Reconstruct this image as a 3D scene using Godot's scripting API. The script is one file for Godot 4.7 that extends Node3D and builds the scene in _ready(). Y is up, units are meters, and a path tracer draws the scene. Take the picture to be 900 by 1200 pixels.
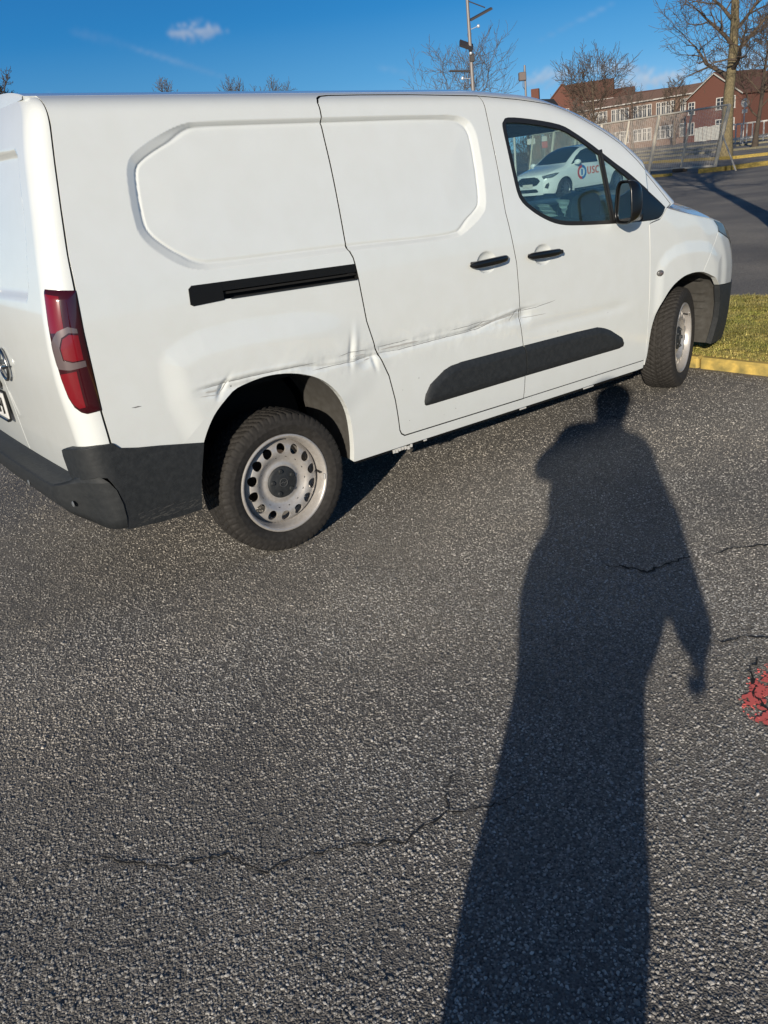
extends Node3D
# A damaged white panel van on a car park in low winter sun. Units are metres, y is up,
# x runs along the van towards its front, z points from the van towards the photographer.

const TILT := -0.035            # the empty van stands a little nose down
var M := {}
var rng := RandomNumberGenerator.new()
var t0 := 0

# ------------------------------------------------------------------ geometry collector
class Geo:
	var v := PackedVector3Array()
	var n := PackedVector3Array()
	var c := PackedColorArray()
	var ix := PackedInt32Array()
	var colored := false
	var col := Color(1, 1, 1)
	func add(p: Vector3, nn: Vector3) -> int:
		v.append(p); n.append(nn)
		if colored: c.append(col)
		return v.size() - 1
	func tri(a: int, b: int, d: int) -> void:
		if (v[b] - v[a]).cross(v[d] - v[a]).dot(n[a] + n[b] + n[d]) > 0.0:
			ix.append(a); ix.append(d); ix.append(b)
		else:
			ix.append(a); ix.append(b); ix.append(d)
	func flat(a: Vector3, b: Vector3, d: Vector3, nn: Vector3) -> void:
		var i := add(a, nn); add(b, nn); add(d, nn)
		tri(i, i + 1, i + 2)
	func quad(a: Vector3, b: Vector3, d: Vector3, e: Vector3, out := Vector3.ZERO) -> void:
		var nn := (b - a).cross(d - a)
		if nn.length_squared() < 1e-16: nn = (d - a).cross(e - a)
		nn = nn.normalized()
		if out != Vector3.ZERO and nn.dot(out) < 0: nn = -nn
		var i := add(a, nn); add(b, nn); add(d, nn); add(e, nn)
		tri(i, i + 1, i + 2); tri(i, i + 2, i + 3)
	func box(at: Vector3, size: Vector3, b := Basis.IDENTITY, bev := 0.0) -> void:
		var h := size * 0.5
		bev = minf(bev, minf(h.x, minf(h.y, h.z)) * 0.9)
		for ax in 3:
			for s in [-1.0, 1.0]:
				var o := Vector3.ZERO; o[ax] = s
				var u := (ax + 1) % 3
				var w := (ax + 2) % 3
				var p := []
				for k in [[-1, -1], [1, -1], [1, 1], [-1, 1]]:
					var q := Vector3.ZERO
					q[ax] = s * h[ax]; q[u] = k[0] * (h[u] - bev); q[w] = k[1] * (h[w] - bev)
					p.append(at + b * q)
				quad(p[0], p[1], p[2], p[3], b * o)
		if bev > 0.0:
			for ax in 3:
				var u := (ax + 1) % 3
				var w := (ax + 2) % 3
				for su in [-1.0, 1.0]:
					for sw in [-1.0, 1.0]:
						var p := []
						for k in [[-1, 0], [1, 0], [1, 1], [-1, 1]]:
							var q := Vector3.ZERO
							q[ax] = k[0] * (h[ax] - bev)
							q[u] = su * (h[u] - (0.0 if k[1] == 0 else bev))
							q[w] = sw * (h[w] - (bev if k[1] == 0 else 0.0))
							p.append(at + b * q)
						var o := Vector3.ZERO; o[u] = su; o[w] = sw
						quad(p[0], p[1], p[2], p[3], b * o)
			for sx in [-1.0, 1.0]:
				for sy in [-1.0, 1.0]:
					for sz in [-1.0, 1.0]:
						var s := Vector3(sx, sy, sz)
						var m := s * (h - Vector3.ONE * bev)
						flat(at + b * (m + Vector3(sx * bev, 0, 0)), at + b * (m + Vector3(0, sy * bev, 0)), at + b * (m + Vector3(0, 0, sz * bev)), (b * s).normalized())
	func bar(a: Vector3, b: Vector3, w: float, h: float, up := Vector3.UP) -> void:
		var d := (b - a)
		var z := d.normalized()
		if absf(z.dot(up)) > 0.98: up = Vector3.RIGHT
		var x := up.cross(z).normalized()
		box((a + b) * 0.5, Vector3(w, h, d.length()), Basis(x, z.cross(x), z))
	func tube(p: PackedVector3Array, r: PackedFloat32Array, sides := 8, cap := true) -> void:
		var last := p.size() - 1
		var side := Vector3.ZERO
		var rings := []
		for k in p.size():
			var d := (p[mini(k + 1, last)] - p[maxi(k - 1, 0)]).normalized()
			if side == Vector3.ZERO:
				side = d.cross(Vector3.UP if absf(d.y) < 0.9 else Vector3.RIGHT).normalized()
			else:
				side = (side - d * side.dot(d)).normalized()
			var up := d.cross(side)
			var ring := v.size()
			for s in sides:
				var a := TAU * s / sides
				var nn := side * cos(a) + up * sin(a)
				add(p[k] + nn * r[k], nn)
			rings.append(ring)
		for k in last:
			for s in sides:
				var s2 := (s + 1) % sides
				tri(rings[k] + s, rings[k] + s2, rings[k + 1] + s2)
				tri(rings[k] + s, rings[k + 1] + s2, rings[k + 1] + s)
		if cap:
			for e in [0, last]:
				var d: Vector3 = (p[0] - p[1]).normalized() if e == 0 else (p[last] - p[last - 1]).normalized()
				var cc := add(p[e], d)
				var ring2 := v.size()
				for s in sides: add(v[rings[e] + s], d)
				for s in sides: tri(cc, ring2 + s, ring2 + (s + 1) % sides)
	# profile of (radius, height along the axis), turned round the z axis; soft where the bend is small
	func lathe(prof: PackedVector2Array, seg := 48, closed := false, at := Vector3.ZERO, b := Basis.IDENTITY) -> void:
		var m := prof.size()
		for k in (m if closed else m - 1):
			var a := prof[k]
			var d := prof[(k + 1) % m]
			var e := (d - a)
			if e.length_squared() < 1e-12: continue
			var nn := Vector2(e.y, -e.x).normalized()
			var pa := nn
			var pd := nn
			if k > 0 or closed:
				var e0 := a - prof[(k - 1 + m) % m]
				var n0 := Vector2(e0.y, -e0.x).normalized()
				if n0.dot(nn) > 0.7: pa = (nn + n0).normalized()
			if k < m - 2 or closed:
				var e1 := prof[(k + 2) % m] - d
				var n1 := Vector2(e1.y, -e1.x).normalized()
				if n1.dot(nn) > 0.7: pd = (nn + n1).normalized()
			var base := v.size()
			for s in seg + 1:
				var t := TAU * s / seg
				var cs := Vector3(cos(t), sin(t), 0)
				add(at + b * (cs * a.x + Vector3(0, 0, a.y)), (b * (cs * pa.x + Vector3(0, 0, pa.y))).normalized())
				add(at + b * (cs * d.x + Vector3(0, 0, d.y)), (b * (cs * pd.x + Vector3(0, 0, pd.y))).normalized())
			for s in seg:
				var q := base + s * 2
				tri(q, q + 1, q + 3); tri(q, q + 3, q + 2)
	func plate(poly: PackedVector2Array, f: Callable, back: Vector3) -> void:
		# flat polygon lifted by f(Vector2)->Vector3, with a rim going back
		var t := Geometry2D.triangulate_polygon(poly)
		var out := -back.normalized()
		var base := v.size()
		for p in poly: add(f.call(p), out)
		for k in range(0, t.size(), 3): tri(base + t[k], base + t[k + 1], base + t[k + 2])
		var cen := Vector3.ZERO
		for p in poly: cen += f.call(p)
		cen /= poly.size()
		for k in poly.size():
			var a: Vector3 = f.call(poly[k])
			var d: Vector3 = f.call(poly[(k + 1) % poly.size()])
			quad(a, d, d + back, a + back, (a + d) * 0.5 - cen)
	func grid(rows: Array, closed_u := false) -> void:
		# rows of equal length of Vector3, smooth normals
		var h := rows.size()
		var w: int = rows[0].size()
		var base := v.size()
		for j in h:
			for i in w:
				var i0 := i - 1
				var i1 := i + 1
				if closed_u:
					i0 = (i - 1 + w) % w; i1 = (i + 1) % w
				else:
					i0 = maxi(i0, 0); i1 = mini(i1, w - 1)
				var nn: Vector3 = (rows[j][i1] - rows[j][i0]).cross(rows[mini(j + 1, h - 1)][i] - rows[maxi(j - 1, 0)][i])
				add(rows[j][i], nn.normalized() if nn.length_squared() > 1e-18 else Vector3.UP)
		for j in h - 1:
			for i in (w if closed_u else w - 1):
				var i2 := (i + 1) % w
				var a := base + j * w + i
				var b := base + j * w + i2
				var d := base + (j + 1) * w + i2
				var e := base + (j + 1) * w + i
				# order keeps the side of the first normal
				ix.append(a); ix.append(d); ix.append(b)
				ix.append(a); ix.append(e); ix.append(d)
	func mesh() -> ArrayMesh:
		var arr := []
		arr.resize(Mesh.ARRAY_MAX)
		arr[Mesh.ARRAY_VERTEX] = v
		arr[Mesh.ARRAY_NORMAL] = n
		if colored: arr[Mesh.ARRAY_COLOR] = c
		arr[Mesh.ARRAY_INDEX] = ix
		var m := ArrayMesh.new()
		m.add_surface_from_arrays(Mesh.PRIMITIVE_TRIANGLES, arr)
		return m

# ------------------------------------------------------------------ node helpers
func part(g, called: String, mat: Material, parent: Node, label := "") -> MeshInstance3D:
	var o := MeshInstance3D.new()
	o.mesh = g.mesh() if g is Geo else g
	o.material_override = mat
	o.name = called
	parent.add_child(o, true)
	if label: o.set_meta("label", label)
	return o

func tag(o: Node, label: String, category: String, group := "") -> void:
	o.set_meta("label", label); o.set_meta("category", category)
	if group: o.set_meta("group", group)

func thing(called: String, label: String, category: String, at := Vector3.ZERO, turn := 0.0, group := "") -> Node3D:
	var o := Node3D.new()
	o.name = called
	add_child(o, true)
	o.position = at; o.rotation.y = turn
	tag(o, label, category, group)
	return o

func structure(o: Node) -> void: o.set_meta("kind", "structure")

func mat(r: float, g: float, b: float, rough := 0.6, metal := 0.0) -> StandardMaterial3D:
	# linear base colour
	var m := StandardMaterial3D.new()
	m.albedo_color = Color(r, g, b).linear_to_srgb()
	m.roughness = rough
	m.metallic = metal
	return m

func noise_tex(kind: int, freq: float, size: int, octaves: int, lo: Color, hi: Color, sd := 1, as_normal := false, strength := 4.0) -> NoiseTexture2D:
	var t := NoiseTexture2D.new()
	t.width = size; t.height = size; t.seamless = true
	var n := FastNoiseLite.new()
	n.noise_type = kind; n.frequency = freq; n.seed = sd
	n.fractal_octaves = octaves
	n.fractal_type = FastNoiseLite.FRACTAL_FBM if octaves > 1 else FastNoiseLite.FRACTAL_NONE
	t.noise = n
	if as_normal:
		t.as_normal_map = true; t.bump_strength = strength
	else:
		var gr := Gradient.new()
		gr.set_color(0, lo); gr.set_color(1, hi)
		t.color_ramp = gr
	return t

func tri_map(m: StandardMaterial3D, scale: float) -> void:
	m.uv1_triplanar = true; m.uv1_world_triplanar = true
	m.uv1_scale = Vector3.ONE * scale

func P2(a: Array) -> PackedVector2Array:
	var p := PackedVector2Array()
	for k in range(0, a.size(), 2): p.append(Vector2(a[k], a[k + 1]))
	return p

func table(xs: Array, ys: Array, lo: float, hi: float, n: int, soft: int) -> PackedFloat32Array:
	var t := PackedFloat32Array(); t.resize(n + 1)
	var k := 0
	for i in n + 1:
		var x := lo + (hi - lo) * i / n
		while k < xs.size() - 2 and x > xs[k + 1]: k += 1
		t[i] = lerpf(ys[k], ys[k + 1], clampf((x - xs[k]) / (xs[k + 1] - xs[k]), 0, 1))
	for r in 2:
		var s := t.duplicate()
		var sum := 0.0
		for i in n + 1:
			var w := mini(soft, mini(i, n - i))
			sum = 0.0
			for j in range(i - w, i + w + 1): sum += t[j]
			s[i] = sum / (2 * w + 1)
		t = s
	return t

func look(t: PackedFloat32Array, lo: float, hi: float, x: float) -> float:
	var f := clampf((x - lo) / (hi - lo), 0.0, 1.0) * (t.size() - 1)
	var i := mini(int(f), t.size() - 2)
	return lerpf(t[i], t[i + 1], f - i)

# signed distance to a polygon, positive inside; second value: how upright the nearest edge is
func inside_by(poly: PackedVector2Array, p: Vector2) -> Vector2:
	var best := 1e9
	var upright := 0.0
	var inside := false
	var n := poly.size()
	var a := poly[n - 1]
	for k in n:
		var b := poly[k]
		var e := b - a
		var w := p - a
		var t := clampf(w.dot(e) / e.length_squared(), 0, 1)
		var d := (w - e * t).length_squared()
		if d < best:
			best = d
			upright = absf(e.y) / (absf(e.x) + absf(e.y))
		if (a.y > p.y) != (b.y > p.y) and p.x < e.x * (p.y - a.y) / e.y + a.x: inside = not inside
		a = b
	best = sqrt(best)
	return Vector2(best if inside else -best, upright)

# A sheet over a flat outline (with holes), bent by f(x, y) -> Vector3, its rims turned in by `flange`
func shell(outer: PackedVector2Array, holes: Array, f: Callable, step: float, flange: float, round_rim := 0.0, gap_shade: Geo = null, holes_only := false) -> Geo:
	var g := Geo.new()
	var lo := outer[0]
	var hi := outer[0]
	for p in outer:
		lo = lo.min(p); hi = hi.max(p)
	var nx := int(ceil((hi.x - lo.x) / step))
	var ny := int(ceil((hi.y - lo.y) / step))
	var e := step * 0.4
	var normal := func(x: float, y: float) -> Vector3:
		var dx: Vector3 = f.call(x + e, y) - f.call(x - e, y)
		var dy: Vector3 = f.call(x, y + e) - f.call(x, y - e)
		return dx.cross(dy).normalized()
	var marked := PackedByteArray(); marked.resize(nx * ny)
	var loops := [outer] + holes
	for poly in loops:
		for k in poly.size():
			var a: Vector2 = poly[k]
			var b: Vector2 = poly[(k + 1) % poly.size()]
			var m := int(ceil(a.distance_to(b) / (step * 0.2))) + 1
			for j in m + 1:
				var q := a.lerp(b, float(j) / m)
				var cx := int(floor((q.x - lo.x) / step))
				var cy := int(floor((q.y - lo.y) / step))
				for ox in [0, -1]:
					for oy in [0, -1]:
						var c2: int = cx + ox
						var d2: int = cy + oy
						if c2 < 0 or d2 < 0 or c2 >= nx or d2 >= ny: continue
						if (ox == 0 or q.x - lo.x - cx * step < step * 0.12) and (oy == 0 or q.y - lo.y - cy * step < step * 0.12): marked[d2 * nx + c2] = 1
	var cache := {}
	var vert := func(i: int, j: int) -> int:
		var key := j * (nx + 1) + i
		if cache.has(key): return cache[key]
		var x := lo.x + i * step
		var y := lo.y + j * step
		var id := g.add(f.call(x, y), normal.call(x, y))
		cache[key] = id
		return id
	for j in ny:
		for i in nx:
			var x := lo.x + i * step
			var y := lo.y + j * step
			if marked[j * nx + i] == 0:
				var cen := Vector2(x + step * 0.5, y + step * 0.5)
				if not Geometry2D.is_point_in_polygon(cen, outer): continue
				var gone := false
				for h in holes:
					if Geometry2D.is_point_in_polygon(cen, h): gone = true; break
				if gone: continue
				var a: int = vert.call(i, j)
				var b: int = vert.call(i + 1, j)
				var c2: int = vert.call(i + 1, j + 1)
				var d: int = vert.call(i, j + 1)
				g.tri(a, b, c2); g.tri(a, c2, d)
			else:
				var cell := PackedVector2Array([Vector2(x, y), Vector2(x + step, y), Vector2(x + step, y + step), Vector2(x, y + step)])
				var pieces := Geometry2D.intersect_polygons(cell, outer)
				for h in holes:
					var next: Array[PackedVector2Array] = []
					for q in pieces: next.append_array(Geometry2D.clip_polygons(q, h))
					pieces = next
				for q in pieces:
					if q.size() < 3: continue
					var t := Geometry2D.triangulate_polygon(q)
					if t.is_empty(): continue
					var base := g.v.size()
					for p in q: g.add(f.call(p.x, p.y), normal.call(p.x, p.y))
					for k in range(0, t.size(), 3): g.tri(base + t[k], base + t[k + 1], base + t[k + 2])
	if flange > 0.0:
		for li in loops.size():
			var poly: PackedVector2Array = loops[li]
			var sgn := 1.0 if li == 0 else -1.0
			if Geometry2D.is_polygon_clockwise(poly): sgn = -sgn
			for k in poly.size():
				var a: Vector2 = poly[k]
				var b: Vector2 = poly[(k + 1) % poly.size()]
				var m := maxi(1, int(ceil(a.distance_to(b) / maxf(step, 0.015))))
				for j in m:
					var q0 := a.lerp(b, float(j) / m)
					var q1 := a.lerp(b, float(j + 1) / m)
					var mid := (q0 + q1) * 0.5
					if li > 0 and not Geometry2D.is_point_in_polygon(mid, outer): continue
					var gone := false
					for hi2 in holes.size():
						if hi2 + 1 != li and Geometry2D.is_point_in_polygon(mid, holes[hi2]): gone = true; break
					if gone: continue
					var n0: Vector3 = normal.call(q0.x, q0.y)
					var n1: Vector3 = normal.call(q1.x, q1.y)
					var p0: Vector3 = f.call(q0.x, q0.y)
					var p1: Vector3 = f.call(q1.x, q1.y)
					var w := (b - a).normalized()
					var o2 := Vector2(w.y, -w.x) * sgn
					var out: Vector3 = f.call(mid.x + o2.x * 0.004, mid.y + o2.y * 0.004) - f.call(mid.x, mid.y)
					if round_rim > 0.0:
						var od := out.normalized()
						var r0 := p0 - n0 * round_rim + od * round_rim * 0.5
						var r1 := p1 - n1 * round_rim + od * round_rim * 0.5
						var i0 := g.add(p0, n0); g.add(p1, n1); g.add(r1, (od + n1 * 0.3).normalized()); g.add(r0, (od + n0 * 0.3).normalized())
						g.tri(i0, i0 + 1, i0 + 2); g.tri(i0, i0 + 2, i0 + 3)
						p0 = r0; p1 = r1
					(g if gap_shade == null or (holes_only and li == 0) else gap_shade).quad(p0, p1, p1 - n1 * flange, p0 - n0 * flange, out)
	return g

func grow(p: PackedVector2Array, d: float) -> PackedVector2Array:
	var r := Geometry2D.offset_polygon(p, d, Geometry2D.JOIN_ROUND)
	var best := PackedVector2Array()
	var area := -1.0
	for q in r:
		var s := 0.0
		for k in q.size(): s += q[k].cross(q[(k + 1) % q.size()])
		if absf(s) > area:
			area = absf(s); best = q
	return best

func thin_out(p: PackedVector2Array, d: float) -> PackedVector2Array:
	var o := PackedVector2Array()
	for q in p:
		if o.is_empty() or o[-1].distance_to(q) > d: o.append(q)
	return o

# Catmull-Rom through a closed or open list
func smooth(p: PackedVector2Array, per := 4, closed := true) -> PackedVector2Array:
	var o := PackedVector2Array()
	var n := p.size()
	for k in (n if closed else n - 1):
		var a := p[(k - 1 + n) % n] if closed or k > 0 else p[k]
		var b := p[k]
		var c := p[(k + 1) % n]
		var d := p[(k + 2) % n] if closed or k < n - 2 else c
		for j in per: o.append(b.cubic_interpolate(c, a, d, float(j) / per))
	if not closed: o.append(p[n - 1])
	return o

# cut the corners of a closed outline
func round_off(p: PackedVector2Array) -> PackedVector2Array:
	var o := PackedVector2Array()
	for k in p.size():
		var q := p[(k + 1) % p.size()]
		var l := p[k].distance_to(q)
		var t := minf(0.27, 0.13 / l)
		o.append(p[k].lerp(q, t)); o.append(p[k].lerp(q, 1.0 - t))
	return o

# ------------------------------------------------------------------ the van's skin
var T_base: PackedFloat32Array
var T_edge: PackedFloat32Array
var T_nose: PackedFloat32Array
var T_roll: PackedFloat32Array
var T_hood: PackedFloat32Array
var T_rear: PackedFloat32Array
var T_seam: PackedFloat32Array
var dent := FastNoiseLite.new()
var recess := P2([-0.126, 1.752, -0.197, 1.747, -0.298, 1.713, -0.41, 1.66, -0.447, 1.624, -0.463, 1.564, -0.476, 1.443, -0.468, 1.38, -0.415, 1.321, -0.34, 1.267, -0.277, 1.247, -0.207, 1.241, 0.425, 1.238, 1.013, 1.224, 1.096, 1.25, 1.211, 1.311, 1.244, 1.358, 1.254, 1.477, 1.261, 1.638, 1.247, 1.698, 1.212, 1.733, 1.112, 1.75])
var recess_soft := PackedVector2Array()
var swage_rear := P2([-0.47, 0.62, -0.515, 0.78, -0.522, 0.9, -0.516, 0.952, -0.484, 0.99, -0.411, 1.022, -0.331, 1.043, -0.16, 1.052, 0.082, 1.045, 0.274, 1.026, 0.42, 0.985, 0.53, 0.9, 0.6, 0.75, 0.45, 0.6, 0.0, 0.4])
var swage_front := P2([2.53, 0.62, 2.535, 0.8, 2.547, 0.899, 2.569, 0.944, 2.635, 0.991, 2.733, 1.022, 2.859, 1.03, 3.012, 1.02, 3.118, 1.0, 3.3, 0.9, 3.3, 0.6])

func skin_tables() -> void:
	T_base = table([0.2, 0.26, 0.34, 0.40, 0.55, 0.75, 0.95, 1.10, 1.24, 1.5, 1.72, 1.86, 2.0], [0.855, 0.868, 0.885, 0.895, 0.912, 0.922, 0.918, 0.912, 0.902, 0.856, 0.805, 0.770, 0.735], 0.2, 2.0, 900, 30)
	T_edge = table([-1, 1.35, 1.462, 1.664, 1.776, 1.882, 1.995, 2.11, 2.236, 2.363, 2.491, 2.621, 2.785, 2.9, 3.05], [1.857, 1.857, 1.853, 1.838, 1.824, 1.797, 1.762, 1.721, 1.671, 1.606, 1.522, 1.406, 1.27, 1.195, 1.10], -1, 3.05, 1060, 12)
	T_hood = table([2.6, 2.726, 2.799, 2.926, 3.068, 3.201, 3.4, 3.6, 3.75, 3.9], [1.232, 1.208, 1.19, 1.162, 1.136, 1.114, 1.075, 1.0, 0.92, 0.8], 2.6, 3.9, 400, 8)
	T_nose = table([2.5, 2.9, 3.18, 3.36, 3.51, 3.645, 3.76, 3.85, 3.90, 3.925, 4.4], [1.0, 0.998, 0.985, 0.962, 0.91, 0.83, 0.72, 0.56, 0.36, 0.12, 0.1], 2.5, 4.4, 800, 8)
	T_roll = table([-1, 1.5, 2.0, 3], [0.09, 0.09, 0.055, 0.05], -1, 3, 200, 4)
	T_rear = table([0.3, 0.45, 0.525, 0.742, 0.93, 1.1, 1.19, 1.36, 1.68, 1.81, 1.9], [-0.79, -0.80, -0.822, -0.842, -0.861, -0.855, -0.842, -0.815, -0.757, -0.722, -0.685], 0.3, 1.9, 400, 14)
	T_seam = table([0.3, 0.694, 0.813, 1.1, 1.347, 1.503, 1.65, 1.76, 1.857], [-0.735, -0.738, -0.747, -0.746, -0.732, -0.711, -0.687, -0.667, -0.66], 0.3, 1.9, 400, 8)
	T_crease = table([-0.45, -0.36, -0.14, 0.10, 0.20, 0.36, 0.9, 1.113, 1.231, 1.4, 1.55, 1.75], [0.81, 0.816, 0.822, 0.815, 0.79, 0.785, 0.793, 0.797, 0.817, 0.838, 0.842, 0.855], -0.45, 1.75, 300, 4)
	recess_soft = round_off(round_off(recess))
	dent.seed = 5; dent.frequency = 2.2; dent.noise_type = FastNoiseLite.TYPE_SIMPLEX

func base_z(y: float) -> float: return look(T_base, 0.2, 2.0, y)
func edge_y(x: float) -> float: return look(T_edge, -1, 3.05, x)

func half_width(x: float, y: float) -> float:
	var z := base_z(y)
	if x > 2.5:
		var up := maxf(0.0, y - 0.78)
		var dn := maxf(0.0, 0.5 - y)
		z *= look(T_nose, 2.5, 4.4, x + 1.6 * up * up + 0.6 * dn * dn)
	if x < 2.85 and y > 1.2:
		var d := (edge_y(x) - y) / 0.12
		if d < 1.0:
			d = 1.0 - maxf(d, 0.0)
			z -= look(T_roll, -1, 3, x) * d * d * d * d
	return z

func smooth01(t: float) -> float:
	t = clampf(t, 0, 1)
	return t * t * (3 - 2 * t)

func gauss(t: float) -> float: return exp(-t * t)

func side_z(x: float, y: float) -> float:
	var z := half_width(x, y)
	if y > 1.2:
		if x < 1.28 and x > -0.5 and y < 1.77:
			var s := inside_by(recess_soft, Vector2(x, y)).x
			if s > -0.03:
				var w := 0.014 + 0.020 * smooth01((minf(1.752 - y, y - 1.236) - 0.004) / 0.07)
				var t := clampf((s + 0.002) / (w + 0.002), 0, 1)
				z -= 0.0135 * t + 0.0035 * gauss((s - w - 0.002) / 0.0045)
				z += 0.003 * smooth01((s - w) / 0.16)
		return z
	if x < 0.62 and y < 1.1:
		var s := inside_by(swage_rear, Vector2(x, y))
		if s.x > 0.0: z += 0.012 * smooth01(s.x / 0.12) * (1.0 - 0.75 * smooth01((x - 0.05) / 0.45))
	if x > 2.5 and y < 1.06:
		var s := inside_by(swage_front, Vector2(x, y))
		if s.x > 0.0: z += 0.009 * smooth01(s.x / 0.09)
	# door handle bowls
	if y > 1.02 and y < 1.16 and x > 1.0:
		for cx in [1.2, 1.596]:
			var q := Vector2((x - cx) / 0.064, (y - (1.097 if cx < 1.4 else 1.088)) / 0.05)
			var r := q.length_squared()
			if r < 1.0: z -= 0.017 * (1.0 - r * r)
	# pressed band low on the doors
	if x > 0.62 and x < 2.49: z -= 0.005 * gauss((y - 0.735) / 0.03) * smooth01((x - 1.35) / 0.25) * smooth01((2.4 - x) / 0.25)
	# the long scrape and its dents
	if y > 0.62 and y < 1.0 and x < 1.75 and x > -0.45:
		var band := gauss((y - 0.803) / 0.024)
		var k := smooth01((x + 0.42) / 0.12) * smooth01((1.66 - x) / 0.3)
		var yc := look(T_crease, -0.45, 1.75, x)
		z -= k * 0.0042 * gauss((y - yc) / 0.0065) - k * 0.0016 * gauss((y - yc - 0.016) / 0.008)
		z -= band * k * (0.0035 + 0.004 * absf(dent.get_noise_2d(x * 1.7, 3.0)))
		z += dent.get_noise_2d(x * 1.6, y * 1.6) * 0.0026 * gauss((y - 0.8) / 0.075) * k
		z -= 0.006 * gauss((x - 0.347 - (y - 0.8) * 0.16) / 0.012) * gauss((y - 0.825) / 0.06)
		z += 0.004 * gauss((x - 0.372 - (y - 0.8) * 0.16) / 0.016) * gauss((y - 0.84) / 0.07)
		z -= 0.010 * gauss((x - 0.43) / 0.045) * gauss((y - 0.775) / 0.035)
		z -= 0.007 * gauss((x - 0.468 + (y - 0.8) * 0.2) / 0.012) * gauss((y - 0.76) / 0.035)
		z -= 0.012 * gauss((x + 0.275 - (y - 0.8) * 0.7) / 0.014) * gauss((y - 0.803) / 0.03)
		z -= 0.008 * gauss((x + 0.2) / 0.12) * gauss((y - 0.79) / 0.022)
		z -= 0.010 * gauss((x - 1.43) / 0.05) * gauss((y - 0.82) / 0.035)
		z -= 0.008 * gauss((x - 1.1 - (y - 0.8) * 1.2) / 0.05) * gauss((y - 0.806) / 0.02)
		z -= 0.006 * gauss((x - 0.56) / 0.05) * gauss((y - 0.80) / 0.03)
	return z

func side_p(x: float, y: float) -> Vector3: return Vector3(x, y, side_z(x, y))

# rear end: a runs from the right-hand seam round the corner and across the back
func rear_len(y: float) -> float: return 2.0 * (0.15 + half_width(-0.6, y) - 0.10)
func rear_p(a: float, y: float) -> Vector3:
	var w := half_width(-0.6, y)
	var zc := w - 0.10
	var total := 2.0 * (0.15 + zc)
	var s := 1.0
	if a > total * 0.5:
		a = total - a; s = -1.0
	var xs := look(T_seam, 0.3, 1.9, y)
	var xr := look(T_rear, 0.3, 1.9, y)
	if a < 0.15:
		if a < 0.0: return Vector3(xs - a, y, s * w)
		var t := a / 0.15 * PI * 0.5
		return Vector3(xs - (xs - xr) * sin(t), y, s * (zc + 0.10 * cos(t)))
	var z := zc - (a - 0.15)
	var k := 1.0 - (z / zc) * (z / zc)
	return Vector3(xr - 0.012 * k, y, s * z)

var rear_window := P2([0.3, 1.205, 0.9, 1.19, 0.9, 1.7, 0.245, 1.71])
func rear_skin(q: float, y: float) -> Vector3:
	# q = -a, so that the sheet faces outwards
	var a := -q
	var p := rear_p(a, y)
	var total := rear_len(y)
	var m := minf(a, total - a)
	if y > 1.12 and y < 1.78 and m > 0.15:
		var zc := total * 0.5 - 0.15
		var z := absf(zc + 0.15 - m)
		var s := inside_by(rear_poly, Vector2(z, y))
		if s.x > 0.0: p.x += 0.022 * smooth01(s.x / 0.035)
	if m < 0.15: p += Vector3(0, 0, 0)
	return p
var rear_poly := P2([0.16, 1.2, 0.66, 1.2, 0.69, 1.24, 0.70, 1.45, 0.655, 1.68, 0.62, 1.705, 0.16, 1.72])

func roof_y(x: float, z: float) -> float:
	var e := edge_y(x)
	var zj := half_width(x, e)
	var h: float
	var p: float
	if x < 1.5:
		h = 0.045; p = 4.0
	else:
		h = look(T_screen, 1.5, 3.05, x); p = lerpf(4.0, 2.2, smooth01((x - 1.5) / 0.5))
	var y := e + h * (1.0 - pow(minf(absf(z) / zj, 1.0), p))
	return y
var T_screen := PackedFloat32Array()
var T_crease := PackedFloat32Array()

func hood_y(x: float, z: float) -> float:
	var e := look(T_hood, 2.6, 3.9, x)
	var zj := half_width(x, e)
	return e + (lerpf(0.10, 0.155, smooth01((x - 2.68) / 0.35)) - 0.07 * smooth01((x - 3.15) / 0.4)) * (1.0 - pow(minf(absf(z) / zj, 1.0), 3.2)) - (0.25 * pow(maxf(0.0, x - 3.35), 2.0))

# ------------------------------------------------------------------ the van
var van: Node3D
const SLIDE := [0.422, 1.809, 0.415, 1.747, 0.414, 1.611, 0.411, 1.433, 0.41, 1.244, 0.428, 1.208, 0.433, 1.18, 0.440, 1.121, 0.445, 1.06, 0.456, 0.942, 0.487, 0.818, 0.551, 0.684, 0.582, 0.56, 0.597, 0.47, 0.606, 0.41, 0.616, 0.39, 0.636, 0.3765, 1.453, 0.3745, 1.455, 0.44, 1.452, 0.52, 1.438, 0.62, 1.414, 0.77, 1.409, 0.95, 1.404, 1.068, 1.386, 1.17, 1.361, 1.31, 1.356, 1.471, 1.352, 1.622, 1.349, 1.747, 1.350, 1.829, 0.946, 1.841, 0.677, 1.843, 0.509, 1.842, 0.463, 1.838, 0.438, 1.828]
const FRONT := [1.350, 1.829, 1.349, 1.747, 1.352, 1.622, 1.356, 1.471, 1.361, 1.31, 1.386, 1.17, 1.404, 1.068, 1.409, 0.95, 1.414, 0.77, 1.438, 0.62, 1.452, 0.52, 1.455, 0.44, 1.453, 0.3745, 2.512, 0.377, 2.515, 0.385, 2.503, 0.5, 2.493, 0.789, 2.494, 0.96, 2.491, 1.061, 2.489, 1.146, 2.515, 1.157, 2.6, 1.17, 2.668, 1.222, 2.711, 1.24, 2.569, 1.37, 2.439, 1.486, 2.314, 1.579, 2.182, 1.648, 2.048, 1.709, 1.947, 1.752, 1.839, 1.783, 1.6, 1.81]
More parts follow.
